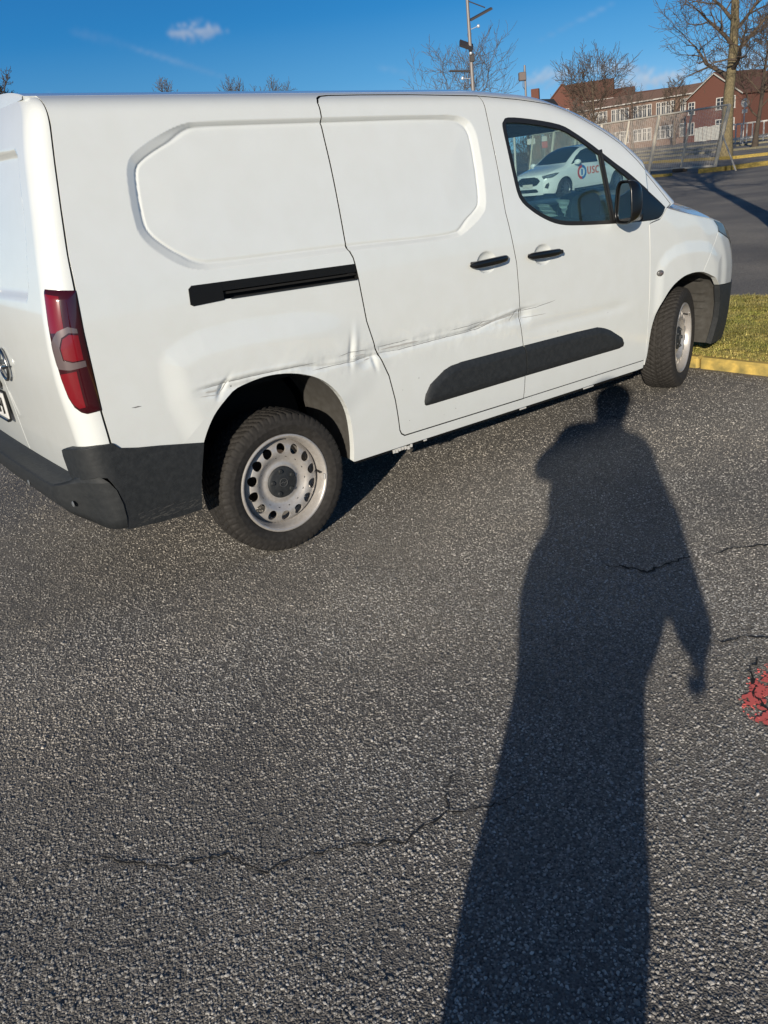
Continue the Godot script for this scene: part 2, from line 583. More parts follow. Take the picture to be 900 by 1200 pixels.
const WINDOW := [1.438, 1.69, 1.452, 1.713, 1.489, 1.729, 1.644, 1.718, 1.844, 1.688, 1.948, 1.648, 2.053, 1.594, 2.145, 1.541, 2.242, 1.485, 2.344, 1.430, 2.433, 1.375, 2.52, 1.318, 2.64, 1.238, 2.648, 1.222, 2.601, 1.180, 2.517, 1.168, 2.241, 1.178, 1.90, 1.199, 1.744, 1.217, 1.633, 1.253, 1.531, 1.308, 1.468, 1.368, 1.449, 1.474, 1.441, 1.602]
const ARCH_REAR := [-0.386, 0.607, -0.358, 0.668, -0.315, 0.722, -0.235, 0.779, -0.147, 0.801, -0.06, 0.809, 0.039, 0.798, 0.139, 0.766, 0.215, 0.717, 0.277, 0.644, 0.319, 0.551, 0.335, 0.414, 0.336, 0.325]
const ARCH_FRONT := [2.523, 0.345, 2.527, 0.399, 2.534, 0.553, 2.579, 0.663, 2.625, 0.715, 2.68, 0.763, 2.741, 0.797, 2.829, 0.825, 2.921, 0.833, 3.0, 0.828, 3.052, 0.819, 3.1, 0.805, 3.192, 0.77, 3.262, 0.72]
const TRIM := [0.756, 0.498, 0.754, 0.52, 0.762, 0.548, 0.792, 0.592, 0.882, 0.643, 0.93, 0.656, 1.0, 0.6605, 1.398, 0.661, 1.852, 0.660, 2.03, 0.655, 2.09, 0.64, 2.15, 0.617, 2.262, 0.555, 2.281, 0.525, 2.279, 0.503, 2.244, 0.494, 1.456, 0.494, 0.802, 0.489, 0.77, 0.490]

func materials() -> void:
	var w := mat(0.735, 0.768, 0.755, 0.26)
	w.clearcoat_enabled = true; w.clearcoat = 1.0; w.clearcoat_roughness = 0.03
	w.albedo_texture = noise_tex(FastNoiseLite.TYPE_SIMPLEX, 0.012, 512, 5, Color(0.985, 0.983, 0.977), Color(1, 1, 1), 4)
	tri_map(w, 0.9); w.uv1_world_triplanar = false
	M.white = w
	var d := mat(0.028, 0.031, 0.033, 0.62)      # grained bumper plastic, greyed by weather
	d.normal_enabled = true
	d.normal_texture = noise_tex(FastNoiseLite.TYPE_CELLULAR, 0.12, 256, 1, Color.BLACK, Color.WHITE, 3, true, 1.2)
	d.normal_scale = 0.25
	d.albedo_texture = noise_tex(FastNoiseLite.TYPE_SIMPLEX, 0.02, 512, 5, Color(0.72, 0.74, 0.76), Color(1, 1, 1), 9)
	tri_map(d, 2.5); d.uv1_world_triplanar = false
	M.plastic = d
	M.black = mat(0.007, 0.0075, 0.008, 0.25)
	M.rubber_gap_shade = mat(0.012, 0.012, 0.012, 0.55)  # rubber parts, and the black that shades the panel gaps
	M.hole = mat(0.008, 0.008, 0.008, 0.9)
	var li := mat(0.075, 0.073, 0.068, 0.85)
	li.albedo_texture = noise_tex(FastNoiseLite.TYPE_SIMPLEX, 0.02, 256, 5, Color(0.80, 0.78, 0.75), Color(1, 1, 1), 12)
	tri_map(li, 3.0)
	M.liner = li
	var ty := mat(0.036, 0.033, 0.030, 0.8)
	ty.albedo_texture = noise_tex(FastNoiseLite.TYPE_SIMPLEX, 0.03, 256, 5, Color(0.6, 0.58, 0.55), Color(1, 1, 1), 2)
	tri_map(ty, 4.0); ty.uv1_world_triplanar = false
	M.tyre = ty
	var ri := mat(0.52, 0.505, 0.485, 0.38, 0.4)
	ri.albedo_texture = noise_tex(FastNoiseLite.TYPE_SIMPLEX, 0.03, 256, 5, Color(0.92, 0.90, 0.88), Color(1, 1, 1), 22)
	tri_map(ri, 5.0); ri.uv1_world_triplanar = false
	M.rim = ri
	M.rust = mat(0.07, 0.05, 0.038, 0.9, 0.2)
	var gl := mat(0.02, 0.085, 0.085, 0.02)
	gl.transparency = BaseMaterial3D.TRANSPARENCY_ALPHA
	var gc := gl.albedo_color; gc.a = 0.22; gl.albedo_color = gc
	M.glass = gl
	var tg := mat(0.60, 0.86, 0.84, 0.0)
	tg.refraction_enabled = true; tg.refraction_scale = 0.05
	tg.transparency = BaseMaterial3D.TRANSPARENCY_ALPHA
	var tc := tg.albedo_color; tc.a = 0.02; tg.albedo_color = tc
	M.tinted = tg
	M.chrome = mat(0.30, 0.30, 0.30, 0.25, 1.0)
	M.chrome_light = mat(0.7, 0.72, 0.72, 0.15, 0.8)
	M.mirror = mat(0.8, 0.82, 0.84, 0.02, 1.0)
	var rd := mat(0.040, 0.003, 0.006, 0.12)
	rd.clearcoat_enabled = true; rd.clearcoat = 1.0; rd.clearcoat_roughness = 0.03
	M.red_dark = rd
	var rb := mat(0.19, 0.006, 0.012, 0.12)
	rb.clearcoat_enabled = true; rb.clearcoat = 1.0; rb.clearcoat_roughness = 0.03
	M.red = rb
	var cl := mat(0.17, 0.13, 0.13, 0.2, 0.3)
	cl.clearcoat_enabled = true; cl.clearcoat = 1.0; cl.clearcoat_roughness = 0.03
	M.clear = cl
	M.scuff = mat(0.44, 0.44, 0.42, 0.8)
	M.scuff_dark = mat(0.17, 0.17, 0.17, 0.8)
	M.cab = mat(0.020, 0.022, 0.025, 0.8)
	M.cab_grey = mat(0.05, 0.052, 0.055, 0.8)
	M.foil = mat(0.85, 0.84, 0.80, 0.4)

func strip(pts: Array, width: float, lift: float, f: Callable, seed_at: int, taper := true) -> Geo:
	# a thin worn line lying on the skin; pts are x, y pairs
	var g := Geo.new()
	var r := RandomNumberGenerator.new(); r.seed = seed_at
	var p := P2(pts)
	var dense := PackedVector2Array()
	for k in p.size() - 1:
		var m := maxi(1, int(p[k].distance_to(p[k + 1]) / 0.012))
		for j in m: dense.append(p[k].lerp(p[k + 1], float(j) / m) + Vector2(0, r.randf_range(-0.0007, 0.0007)))
	dense.append(p[p.size() - 1])
	var prev := -1
	for k in dense.size():
		var d := (dense[mini(k + 1, dense.size() - 1)] - dense[maxi(k - 1, 0)]).normalized()
		var o := Vector2(-d.y, d.x)
		var t := float(k) / (dense.size() - 1)
		var w := width * r.randf_range(0.75, 1.15) * (minf(1.0, minf(t, 1.0 - t) * 6.0 + 0.15) if taper else 1.0)
		var a: Vector3 = f.call(dense[k].x + o.x * w, dense[k].y + o.y * w)
		var b: Vector3 = f.call(dense[k].x - o.x * w, dense[k].y - o.y * w)
		var n := Vector3(0, 0, 1)
		var i := g.add(a + n * lift, n); g.add(b + n * lift, n)
		if prev >= 0:
			g.tri(prev, prev + 1, i + 1); g.tri(prev, i + 1, i)
		prev = i
	return g

func soft_list(a: Array) -> Array:
	var o := []
	for q in smooth(P2(a), 3, false): o.append(q.x); o.append(q.y)
	return o

func mirrored(p: PackedVector2Array) -> PackedVector2Array:
	var o := PackedVector2Array()
	for q in p: o.append(Vector2(-q.x, q.y))
	return o

func build_van() -> void:
	skin_tables()
	T_screen = table([1.5, 1.9, 2.3, 2.6, 2.85, 3.05], [0.045, 0.05, 0.055, 0.075, 0.10, 0.155], 1.5, 3.05, 200, 8)
	van = thing("van", "white panel van with dented, scraped side and black bumpers, parked on the asphalt", "van")
	van.rotation.z = TILT
	var slide := P2(SLIDE)
	var front := P2(FRONT)
	var window := smooth(P2(WINDOW), 3)
	# --- body side, right
	var out := P2([-0.660, 1.857, -0.664, 1.80, -0.667, 1.759, -0.687, 1.65, -0.711, 1.503, -0.732, 1.347, -0.746, 1.1, -0.747, 0.813, -0.738, 0.694, -0.716, 0.671, -0.65, 0.655, -0.565, 0.641] + soft_list(ARCH_REAR) + [0.345, 0.3235, 2.45, 0.326, 2.507, 0.329, 2.507, 0.377, 2.4905, 0.8, 2.4905, 1.149, 2.6, 1.168, 2.67, 1.222, 2.76, 1.245, 2.785, 1.27])
	for k in 41: out.append(Vector2(lerpf(2.76, 1.4, k / 40.0), edge_y(lerpf(2.76, 1.4, k / 40.0))))
	var rail := P2([-0.334, 1.137, -0.331, 1.180, -0.318, 1.189, 0.428, 1.179, 0.44, 1.120, 0.433, 1.1195, -0.326, 1.129])
	var cut := [grow(slide, 0.0042), grow(front, 0.003), rail]
	var gap_shades := Geo.new()  # flanks of the gaps, coloured black to stand in for their shade
	part(shell(out, cut, side_p, 0.005, 0.03, 0.0008, gap_shades, true), "body_side", M.white, van)
	part(gap_shades, "door_gap_shade", M.rubber_gap_shade, van)
	var gap_shade_s := Geo.new()  # door edges, blackened as painted gap shade too
	var gap_shade_f := Geo.new()
	var gap_shade_r := Geo.new()
	var sd := part(shell(grow(slide, -0.0028), [], side_p, 0.005, 0.03, 0.0008, gap_shade_s), "sliding_door", M.white, van, "dented white sliding door with a long scrape")
	part(gap_shade_s, "gap_shade", M.rubber_gap_shade, sd)
	var fd := part(shell(grow(front, -0.0028), [window], side_p, 0.007, 0.03, 0.0008, gap_shade_f), "front_door", M.white, van)
	part(gap_shade_f, "gap_shade", M.rubber_gap_shade, fd)
	print("sides ", Time.get_ticks_msec() - t0)
	# fender, front bumper
	var fender := P2([2.4965, 1.149, 2.52, 1.154, 2.604, 1.166, 2.676, 1.221, 2.726, 1.204, 2.799, 1.186, 2.926, 1.158, 3.068, 1.132, 3.199, 1.110, 3.250, 1.07, 3.246, 1.038, 3.198, 0.985, 3.120, 0.921, 3.036, 0.824])
	var af := smooth(P2(ARCH_FRONT), 3, false)
	for k in range(29, 2, -1): fender.append(af[k])
	fender.append(Vector2(2.519, 0.345)); fender.append(Vector2(2.5125, 0.38)); fender.append(Vector2(2.4985, 0.6))
	part(shell(fender, [], side_p, 0.010, 0.03, 0.0012), "fender", M.white, van)
	var fb := P2([3.041, 0.824, 3.125, 0.921, 3.203, 0.985, 3.251, 1.036, 3.40, 0.99, 3.55, 0.94, 3.72, 0.90, 3.80, 0.88, 3.80, 0.70, 3.5, 0.70, 3.264, 0.716, 3.192, 0.77, 3.1, 0.805, 3.052, 0.819])
	part(shell(fb, [], side_p, 0.010, 0.03, 0.0012), "front_bumper", M.white, van)
	var lamp := P2([3.203, 1.109, 3.35, 1.08, 3.6, 0.99, 3.72, 0.93, 3.72, 0.905, 3.55, 0.945, 3.40, 0.995, 3.252, 1.042, 3.255, 1.07])
	part(shell(lamp, [], func(x, y): return side_p(x, y) + Vector3(0, 0, 0.002), 0.012, 0.02), "headlight", mat(0.08, 0.085, 0.09, 0.15), van)
	var lower := P2([3.264, 0.711, 3.5, 0.695, 3.80, 0.695, 3.80, 0.34, 3.5, 0.33, 3.27, 0.335, 3.285, 0.40, 3.305, 0.5, 3.30, 0.6])
	part(shell(lower, [], func(x, y): return side_p(x, y) + Vector3(0, 0, 0.004), 0.012, 0.035), "front_bumper_skirt", M.plastic, van)
	# front face, unseen but closed
	var rows := []
	for j in 9:
		var y := lerpf(0.33, 1.02, j / 8.0)
		var row := PackedVector3Array()
		var dx := 1.6 * pow(maxf(0, y - 0.78), 2) + 0.6 * pow(maxf(0, 0.5 - y), 2)
		for k in 21:
			var u := lerpf(-1, 1, k / 20.0)
			var zz := base_z(y) * 0.52 * u
			row.append(Vector3(3.80 - dx + 0.065 * (1 - u * u), y, zz))
		rows.append(row)
	var gf := Geo.new(); gf.grid(rows); part(gf, "grille", M.black, van)
	# hood
	var hp := P2([2.70, -0.86, 2.78, -0.855, 2.95, -0.84, 3.1, -0.815, 3.2, -0.78])
	var hood_out := PackedVector2Array()
	for k in 15:
		var x := lerpf(2.70, 3.62, k / 14.0)
		hood_out.append(Vector2(x, -(half_width(x, look(T_hood, 2.6, 3.9, x)) - 0.008)))
	hood_out.append(Vector2(3.72, -0.35)); hood_out.append(Vector2(3.74, 0)); hood_out.append(Vector2(3.72, 0.35))
	for k in range(14, -1, -1): hood_out.append(Vector2(hood_out[k].x, -hood_out[k].y))
	for q in [[2.83, 0.74], [2.92, 0.52], [2.97, 0.27], [2.985, 0.0], [2.97, -0.27], [2.92, -0.52], [2.83, -0.74]]: hood_out.append(Vector2(q[0], q[1]))
	part(shell(hood_out, [], func(x, q): return Vector3(x, hood_y(x, q), -q), 0.03, 0.02, 0.002), "hood", M.white, van)
	# roof and windscreen
	var top := PackedVector2Array()
	for k in 46:
		var x := lerpf(-0.70, 2.735, k / 45.0)
		top.append(Vector2(x, -half_width(x, edge_y(x))))
	for q in [[2.82, 0.74], [2.91, 0.52], [2.96, 0.27], [2.975, 0.0], [2.96, -0.27], [2.91, -0.52], [2.82, -0.74]]: top.append(Vector2(q[0], -q[1]))
	for k in range(45, -1, -1): top.append(Vector2(top[k].x, -top[k].y))
	var screen := PackedVector2Array()
	for k in 12:
		var x := lerpf(1.86, 2.70, k / 11.0)
		screen.append(Vector2(x, -(half_width(x, edge_y(x)) - 0.07)))
	for q in [[2.79, 0.70], [2.875, 0.5], [2.92, 0.26], [2.935, 0.0], [2.92, -0.26], [2.875, -0.5], [2.79, -0.70]]: screen.append(Vector2(q[0], -q[1]))
	for k in range(11, -1, -1): screen.append(Vector2(screen[k].x, -screen[k].y))
	var topf := func(x, q): return Vector3(x, roof_y(x, q), -q)
	part(shell(top, [screen], topf, 0.03, 0.02), "roof", M.white, van)
	part(shell(grow(screen, 0.004), [], func(x, q): return Vector3(x, roof_y(x, q) + 0.001, -q), 0.04, 0.0), "windscreen", M.glass, van)
	# complete the far side down to the front wheel arch
	var far := P2([-0.660, 1.857, -0.687, 1.65, -0.732, 1.347, -0.746, 1.1, -0.747, 0.7, -0.65, 0.34, -0.43, 0.335] + ARCH_REAR + [2.52, 0.328] + ARCH_FRONT + [3.30, 0.5, 3.28, 0.34, 3.80, 0.34, 3.80, 0.88, 3.7, 0.93, 3.6, 0.98, 3.4, 1.06, 3.201, 1.112, 2.926, 1.16, 2.76, 1.2])
	for k in 41: far.append(Vector2(lerpf(2.78, 1.4, k / 40.0), edge_y(lerpf(2.78, 1.4, k / 40.0))))
	var leftp := func(q, y): return Vector3(-q, y, -half_width(-q, y))
	part(shell(mirrored(far), [mirrored(window)], leftp, 0.03, 0.02), "body_side", M.white, van)
	part(shell(mirrored(window), [], func(q, y): return leftp.call(q, y) + Vector3(0, 0, 0.006), 0.06, 0.0), "window_glass", M.glass, van)
	# rear doors
	var yb := 0.53
	var tot := rear_len(1.0)
	var half := tot * 0.5
	var split := half - 0.10
	var rd := PackedVector2Array()
	for y in [0.66, 0.8, 1.0, 1.2, 1.4, 1.6, 1.75, 1.80, 1.835, 1.85]: rd.append(Vector2(-0.009, y))
	for y in [1.85, 1.7, 1.5, 1.3, 1.1, 0.9, 0.7, 0.535]: rd.append(Vector2(-(rear_len(y) * 0.5 - 0.101), y))
	rd.append(Vector2(-0.26, 0.545)); rd.append(Vector2(-0.1, 0.60))
	var rdo := part(shell(rd, [], rear_skin, 0.010, 0.03, 0.001, gap_shade_r), "rear_door", M.white, van, "right-hand rear door with the round emblem")
	part(gap_shade_r, "gap_shade", M.rubber_gap_shade, rdo)
	var ld := PackedVector2Array()
	for y in [0.535, 0.7, 0.9, 1.1, 1.3, 1.5, 1.7, 1.85]: ld.append(Vector2(-(rear_len(y) * 0.5 - 0.094), y))
	for y in [1.85, 1.75, 1.6, 1.4, 1.2, 1.0, 0.8, 0.66]: ld.append(Vector2(-(rear_len(y) - 0.003), y))
	ld.append(Vector2(-(rear_len(0.55) - 0.26), 0.545))
	var ldo := part(shell(ld, [], rear_skin, 0.02, 0.03, 0.0015), "rear_door", M.white, van, "left-hand rear door with the number plate")
	var hrows := []
	for j in 4:
		var hrow := PackedVector3Array()
		for k in 41:
			var zz: float = lerpf(0.672, -0.672, k / 40.0)
			var t: float = j / 3.0
			hrow.append(Vector3(-0.699 - 0.007 * sin(t * PI * 0.5), lerpf(minf(1.848, roof_y(-0.7, zz)), roof_y(-0.70, zz), cos(t * PI * 0.5)), zz))
		hrows.append(hrow)
	var hg := Geo.new(); hg.grid(hrows); part(hg, "roof_edge", M.white, van)
	print("rear ", Time.get_ticks_msec() - t0)
	van_details(rdo, ldo, sd, fd, rail, window, slide, front)
	van_inside()
	van_bumpers()
	van_wheels()

func on_rear(a: float, y: float, lift: float) -> Vector3:
	var e := 0.004
	var n := (rear_p(a, y + e) - rear_p(a, y - e)).cross(rear_p(a + e, y) - rear_p(a - e, y)).normalized()
	return rear_p(a, y) + n * lift

func van_details(rdo: Node3D, ldo: Node3D, sd: Node3D, fd: Node3D, rail: PackedVector2Array, window: PackedVector2Array, slide: PackedVector2Array, front: PackedVector2Array) -> void:
	# --- tail light: one lens bulging out of the corner, with its coloured fields
	var tl := P2([-0.004, 1.236, -0.106, 1.249, -0.112, 1.236, -0.109, 1.05, -0.102, 0.95, -0.095, 0.88, -0.084, 0.845, -0.066, 0.825, -0.05, 0.818, -0.004, 0.823])
	var bulge := func(lift: float): return func(q: float, y: float):
		var s := inside_by(tl, Vector2(q, y)).x
		return on_rear(-q, y, 0.003 + 0.013 * sqrt(clampf(s / 0.03, 0, 1)) + lift)
	var lens := part(shell(tl, [], bulge.call(0.0), 0.006, 0.012, 0.001), "tail_light", M.red_dark, van)
	part(shell(P2([-0.056, 1.105, -0.056, 1.222, -0.104, 1.234, -0.105, 1.13, -0.098, 1.105]), [], bulge.call(0.0012), 0.006, 0.001), "brake_lens", M.red, lens)
	part(shell(P2([-0.046, 0.845, -0.066, 0.842, -0.082, 0.862, -0.094, 0.91, -0.098, 0.965, -0.046, 0.972]), [], bulge.call(0.0012), 0.006, 0.001), "fog_lens", M.red, lens)
	part(shell(P2([-0.022, 1.112, -0.045, 1.122, -0.075, 1.110, -0.106, 1.07, -0.106, 1.01, -0.098, 0.984, -0.06, 0.978, -0.018, 0.984, -0.018, 1.004, -0.05, 1.002, -0.074, 1.012, -0.077, 1.055, -0.066, 1.088, -0.045, 1.102, -0.022, 1.097]), [], bulge.call(0.0014), 0.005, 0.001), "reversing_lens", M.clear, lens)
	part(shell(P2([-0.022, 1.008, -0.05, 1.006, -0.072, 1.016, -0.074, 1.052, -0.064, 1.083, -0.045, 1.096, -0.022, 1.090]), [], bulge.call(0.0010), 0.006, 0.001), "indicator_lens", M.red, lens)
	# far tail light
	var far := PackedVector2Array()
	for q in tl: far.append(Vector2(-(rear_len(q.y) + q.x), q.y))
	part(shell(far, [], func(q, y): return on_rear(-q, y, 0.012), 0.012, 0.012), "tail_light", M.red_dark, van)
	# --- emblem: a ring with a bolt across
	var g := Geo.new()
	var cy := 0.94
	var cz := 0.225
	var xr := look(T_rear, 0.3, 1.9, cy) - 0.012
	var pts := PackedVector3Array()
	var rr := PackedFloat32Array()
	for k in 33:
		pts.append(Vector3(xr - 0.010, cy + 0.062 * sin(TAU * k / 32), cz + 0.062 * cos(TAU * k / 32))); rr.append(0.0075)
	g.tube(pts, rr, 8, false)
	for s in [-1.0, 1.0]:
		g.tube(PackedVector3Array([Vector3(xr - 0.012, cy - 0.012 * s, cz + s * 0.002), Vector3(xr - 0.012, cy - 0.004 * s, cz + s * 0.05), Vector3(xr - 0.012, cy + 0.002 * s, cz + s * 0.092)]), PackedFloat32Array([0.010, 0.0075, 0.002]), 6)
	part(g, "emblem", M.chrome, rdo)
	# --- number plate and its holder
	var pl := Geo.new(); pl.box(Vector3(-0.872, 0.735, -0.225), Vector3(0.008, 0.115, 0.52), Basis(Vector3.FORWARD, -0.03), 0.002)
	var plo := part(pl, "number_plate", mat(0.72, 0.72, 0.70, 0.4), ldo)
	var hl := Geo.new()
	hl.box(Vector3(-0.874, 0.672, -0.225), Vector3(0.02, 0.012, 0.535), Basis.IDENTITY, 0.004)
	hl.box(Vector3(-0.866, 0.735, -0.225), Vector3(0.008, 0.13, 0.535), Basis.IDENTITY, 0.002)
	part(hl, "plate_holder", M.black, ldo)
	var hd := Geo.new(); hd.box(Vector3(-0.880, 0.835, -0.17), Vector3(0.05, 0.05, 0.42), Basis.IDENTITY, 0.02)
	part(hd, "door_handle", M.black, ldo)
	var dig := Geo.new()
	var x := -0.8775
	for b in [[0.045, 0.70, 0.045, 0.77], [0.045, 0.77, 0.01, 0.77], [0.01, 0.77, 0.01, 0.735], [0.01, 0.735, 0.045, 0.735], [-0.02, 0.70, -0.02, 0.77], [-0.05, 0.77, -0.05, 0.735], [-0.05, 0.735, -0.08, 0.735], [-0.08, 0.70, -0.08, 0.77]]:
		dig.bar(Vector3(x, b[1], b[0] - 0.035), Vector3(x, b[3], b[2] - 0.035), 0.002, 0.010, Vector3.RIGHT)
	part(dig, "plate_digits", M.black, ldo)
	var bl := Geo.new(); bl.lathe(PackedVector2Array([Vector2(0.0, 0.002), Vector2(0.020, 0.002), Vector2(0.020, 0.0)]), 20, false, Vector3(-0.8765, 0.755, -0.153), Basis(Vector3.UP, -PI / 2))
	part(bl, "plate_sticker", mat(0.02, 0.14, 0.55, 0.5), ldo)
	# --- sliding rail
	g = Geo.new()
	g.plate(P2([-0.34, 1.128, -0.336, 1.184, -0.322, 1.195, -0.2, 1.193, -0.2, 1.126, -0.33, 1.122]), func(p): return Vector3(p.x, p.y, half_width(p.x, p.y) + 0.004), Vector3(0, 0, -0.02))
	g.plate(P2([-0.205, 1.160, -0.205, 1.193, 0.428, 1.183, 0.434, 1.150]), func(p): return Vector3(p.x, p.y, half_width(p.x, p.y) + 0.002), Vector3(0, 0, -0.02))
	part(g, "rail_cover", M.black, van)
	g = Geo.new()
	g.box(Vector3(0.05, 1.152, 0.862), Vector3(0.80, 0.085, 0.005))
	g.bar(Vector3(-0.2, 1.150, 0.885), Vector3(0.435, 1.141, 0.885), 0.03, 0.008)
	g.box(Vector3(0.41, 1.150, 0.893), Vector3(0.04, 0.02, 0.02), Basis.IDENTITY, 0.004)
	part(g, "rail_channel", M.hole, van)
	g = Geo.new()
	g.bar(Vector3(-0.17, 1.128, half_width(0, 1.126) + 0.002), Vector3(0.43, 1.1195, half_width(0.4, 1.12) + 0.002), 0.004, 0.005)
	part(g, "rail_lip", M.plastic, van)
	# --- door handles
	for h in [[1.078, 1.095, 1.331, 1.104, sd], [1.471, 1.092, 1.717, 1.090, fd]]:
		g = Geo.new()
		var rows := []
		for k in 25:
			var u := k / 24.0
			var xx: float = lerpf(h[0], h[2], u)
			var yy: float = lerpf(h[1], h[3], u)
			var hh := 0.0165 * pow(clampf(minf(u, 1 - u) * 9.0 + 0.12, 0, 1), 0.5) * (0.92 + 0.16 * sin(PI * u))
			var th := 0.013 * pow(clampf(minf(u, 1 - u) * 9.0 + 0.1, 0, 1), 0.5)
			var zo := half_width(xx, yy) + 0.012 + 0.022 * pow(sin(PI * clampf(u, 0.02, 0.98)), 0.6)
			var row := PackedVector3Array()
			for s in 14:
				var t := TAU * s / 14
				row.append(Vector3(xx, yy + hh * signf(sin(t)) * pow(absf(sin(t)), 0.7), zo + th * signf(cos(t)) * pow(absf(cos(t)), 0.7)))
			rows.append(row)
		g.grid(rows, true)
		for xx in [h[0] + 0.03, h[2] - 0.03]: g.box(Vector3(xx, (h[1] + h[3]) * 0.5, half_width(xx, 1.09) + 0.008), Vector3(0.03, 0.022, 0.03), Basis.IDENTITY, 0.004)
		part(g, "door_handle", M.black, h[4])
	g = Geo.new()
	g.lathe(PackedVector2Array([Vector2(0, 0.002), Vector2(0.010, 0.002), Vector2(0.011, -0.004)]), 20, false, Vector3(1.70, 1.090, half_width(1.7, 1.09) + 0.036))
	part(g, "lock", M.rubber_gap_shade, fd)
	# --- black rubbing strips, one on each door
	var trim := P2(TRIM)
	var tf := func(x2: float, y2: float):
		var s := inside_by(trim, Vector2(x2, y2)).x
		return Vector3(x2, y2, half_width(x2, y2) - 0.002 + 0.018 * sqrt(clampf(s / 0.035, 0, 1)))
	for k in 2:
		var piece := Geometry2D.intersect_polygons(trim, grow(slide if k == 0 else front, -0.004))
		for q in piece:
			if q.size() > 3: part(shell(q, [], tf, 0.010, 0.012, 0.001), "rubbing_strip", M.plastic, sd if k == 0 else fd)
	# --- side repeater
	g = Geo.new()
	var bz := side_z(2.588, 0.872)
	g.lathe(PackedVector2Array([Vector2(0, 0.012), Vector2(0.016, 0.010), Vector2(0.022, 0.005), Vector2(0.024, -0.004)]), 24, false, Vector3(2.588, 0.872, bz), Basis(Vector3(1.25, 0, 0), Vector3(0, 0.75, 0), Vector3(0, 0, 1)))
	var rep := part(g, "side_repeater", mat(0.10, 0.10, 0.10, 0.3), van)
	g = Geo.new()
	g.lathe(PackedVector2Array([Vector2(0, 0.010), Vector2(0.010, 0.008), Vector2(0.013, 0.0)]), 20, false, Vector3(2.588, 0.872, bz + 0.006), Basis(Vector3(1.25, 0, 0), Vector3(0, 0.75, 0), Vector3(0, 0, 1)))
	part(g, "repeater_lens", M.clear, rep)
	# --- front door window: black frame, glass, divider, sail panel
	var wf := func(x2, y2): return Vector3(x2, y2, half_width(x2, y2) + 0.001)
	var glass := smooth(P2([1.462, 1.69, 1.49, 1.706, 1.644, 1.695, 1.844, 1.664, 1.948, 1.624, 2.053, 1.568, 2.145, 1.515, 2.242, 1.458, 2.33, 1.405, 2.41, 1.35, 2.44, 1.31, 2.44, 1.20, 2.241, 1.197, 1.90, 1.219, 1.75, 1.238, 1.645, 1.27, 1.55, 1.32, 1.492, 1.375, 1.473, 1.474, 1.463, 1.602]), 3)
	part(shell(grow(window, -0.001), [glass], wf, 0.02, 0.012, 0.001), "window_frame", M.rubber_gap_shade, fd)
	var slab := shell(grow(glass, 0.004), [], func(x2, y2): return Vector3(x2, y2, half_width(x2, y2) - 0.008), 0.04, 0.004)
	var inner := shell(mirrored(grow(glass, 0.004)), [], func(q, y2): return Vector3(-q, y2, half_width(-q, y2) - 0.012), 0.04, 0.0)
	var first := slab.v.size()
	slab.v.append_array(inner.v); slab.n.append_array(inner.n)
	for k in inner.ix: slab.ix.append(first + k)
	part(slab, "window_glass", M.tinted, fd)
	g = Geo.new()
	g.bar(Vector3(2.128, 1.555, half_width(2.128, 1.555) - 0.004), Vector3(2.172, 1.192, half_width(2.172, 1.192) - 0.004), 0.014, 0.030, Vector3.RIGHT)
	var dv := part(g, "window_divider", M.rubber_gap_shade, fd)
	g = Geo.new()
	g.bar(Vector3(2.134, 1.545, half_width(2.134, 1.545) + 0.004), Vector3(2.176, 1.20, half_width(2.176, 1.2) + 0.004), 0.004, 0.006, Vector3.RIGHT)
	part(g, "divider_edge", M.plastic, dv)
	g = Geo.new()
	# --- mirror on its foot
	var mc := Vector3(2.20, 1.288, 1.01)
	var mb := Basis(Vector3.UP, -0.32)
	var rows := []
	for j in 15:
		var u := j / 14.0                        # from the glass (rear) to the nose of the shell
		var s := pow(1.0 - pow(u, 2.4), 0.5) if u < 1 else 0.0
		var row := PackedVector3Array()
		for k in 28:
			var t := TAU * k / 28
			var ct := signf(cos(t)) * pow(absf(cos(t)), 0.55)
			var st := signf(sin(t)) * pow(absf(sin(t)), 0.55)
			var hw := 0.072 * (1.0 - 0.12 * st)
			row.append(mc + mb * Vector3(-0.06 + u * 0.09, 0.106 * st * (0.30 + 0.70 * s) + u * 0.01, hw * ct * (0.3 + 0.7 * s)))
		rows.append(row)
	g.grid(rows, true)
	var mo := part(g, "mirror_housing", M.black, fd)
	g = Geo.new()
	var mp := PackedVector2Array()
	for k in 28:
		var t := TAU * k / 28
		mp.append(Vector2(0.062 * signf(cos(t)) * pow(absf(cos(t)), 0.55) * (1.0 - 0.12 * signf(sin(t)) * pow(absf(sin(t)), 0.55)), 0.094 * signf(sin(t)) * pow(absf(sin(t)), 0.55)))
	g.plate(mp, func(p): return mc + mb * Vector3(-0.056, p.y, p.x), mb * Vector3(0.006, 0, 0))
	part(g, "mirror_glass", M.mirror, mo)
	g = Geo.new()
	var rim := PackedVector3Array()
	var rw := PackedFloat32Array()
	for k in 29:
		var t := TAU * (k % 28) / 28
		var st := signf(sin(t)) * pow(absf(sin(t)), 0.55)
		rim.append(mc + mb * Vector3(-0.062, 0.104 * st, 0.070 * (1.0 - 0.12 * st) * signf(cos(t)) * pow(absf(cos(t)), 0.55))); rw.append(0.006)
	g.tube(rim, rw, 6, false)
	part(g, "mirror_rim", M.black, mo)
	g = Geo.new()
	g.tube(PackedVector3Array([Vector3(2.40, 1.215, 0.885), Vector3(2.34, 1.212, 0.93), Vector3(2.26, 1.215, 0.97), Vector3(2.22, 1.225, 0.99)]), PackedFloat32Array([0.04, 0.034, 0.032, 0.03]), 12)
	part(g, "mirror_foot", M.black, mo)
	g = Geo.new()
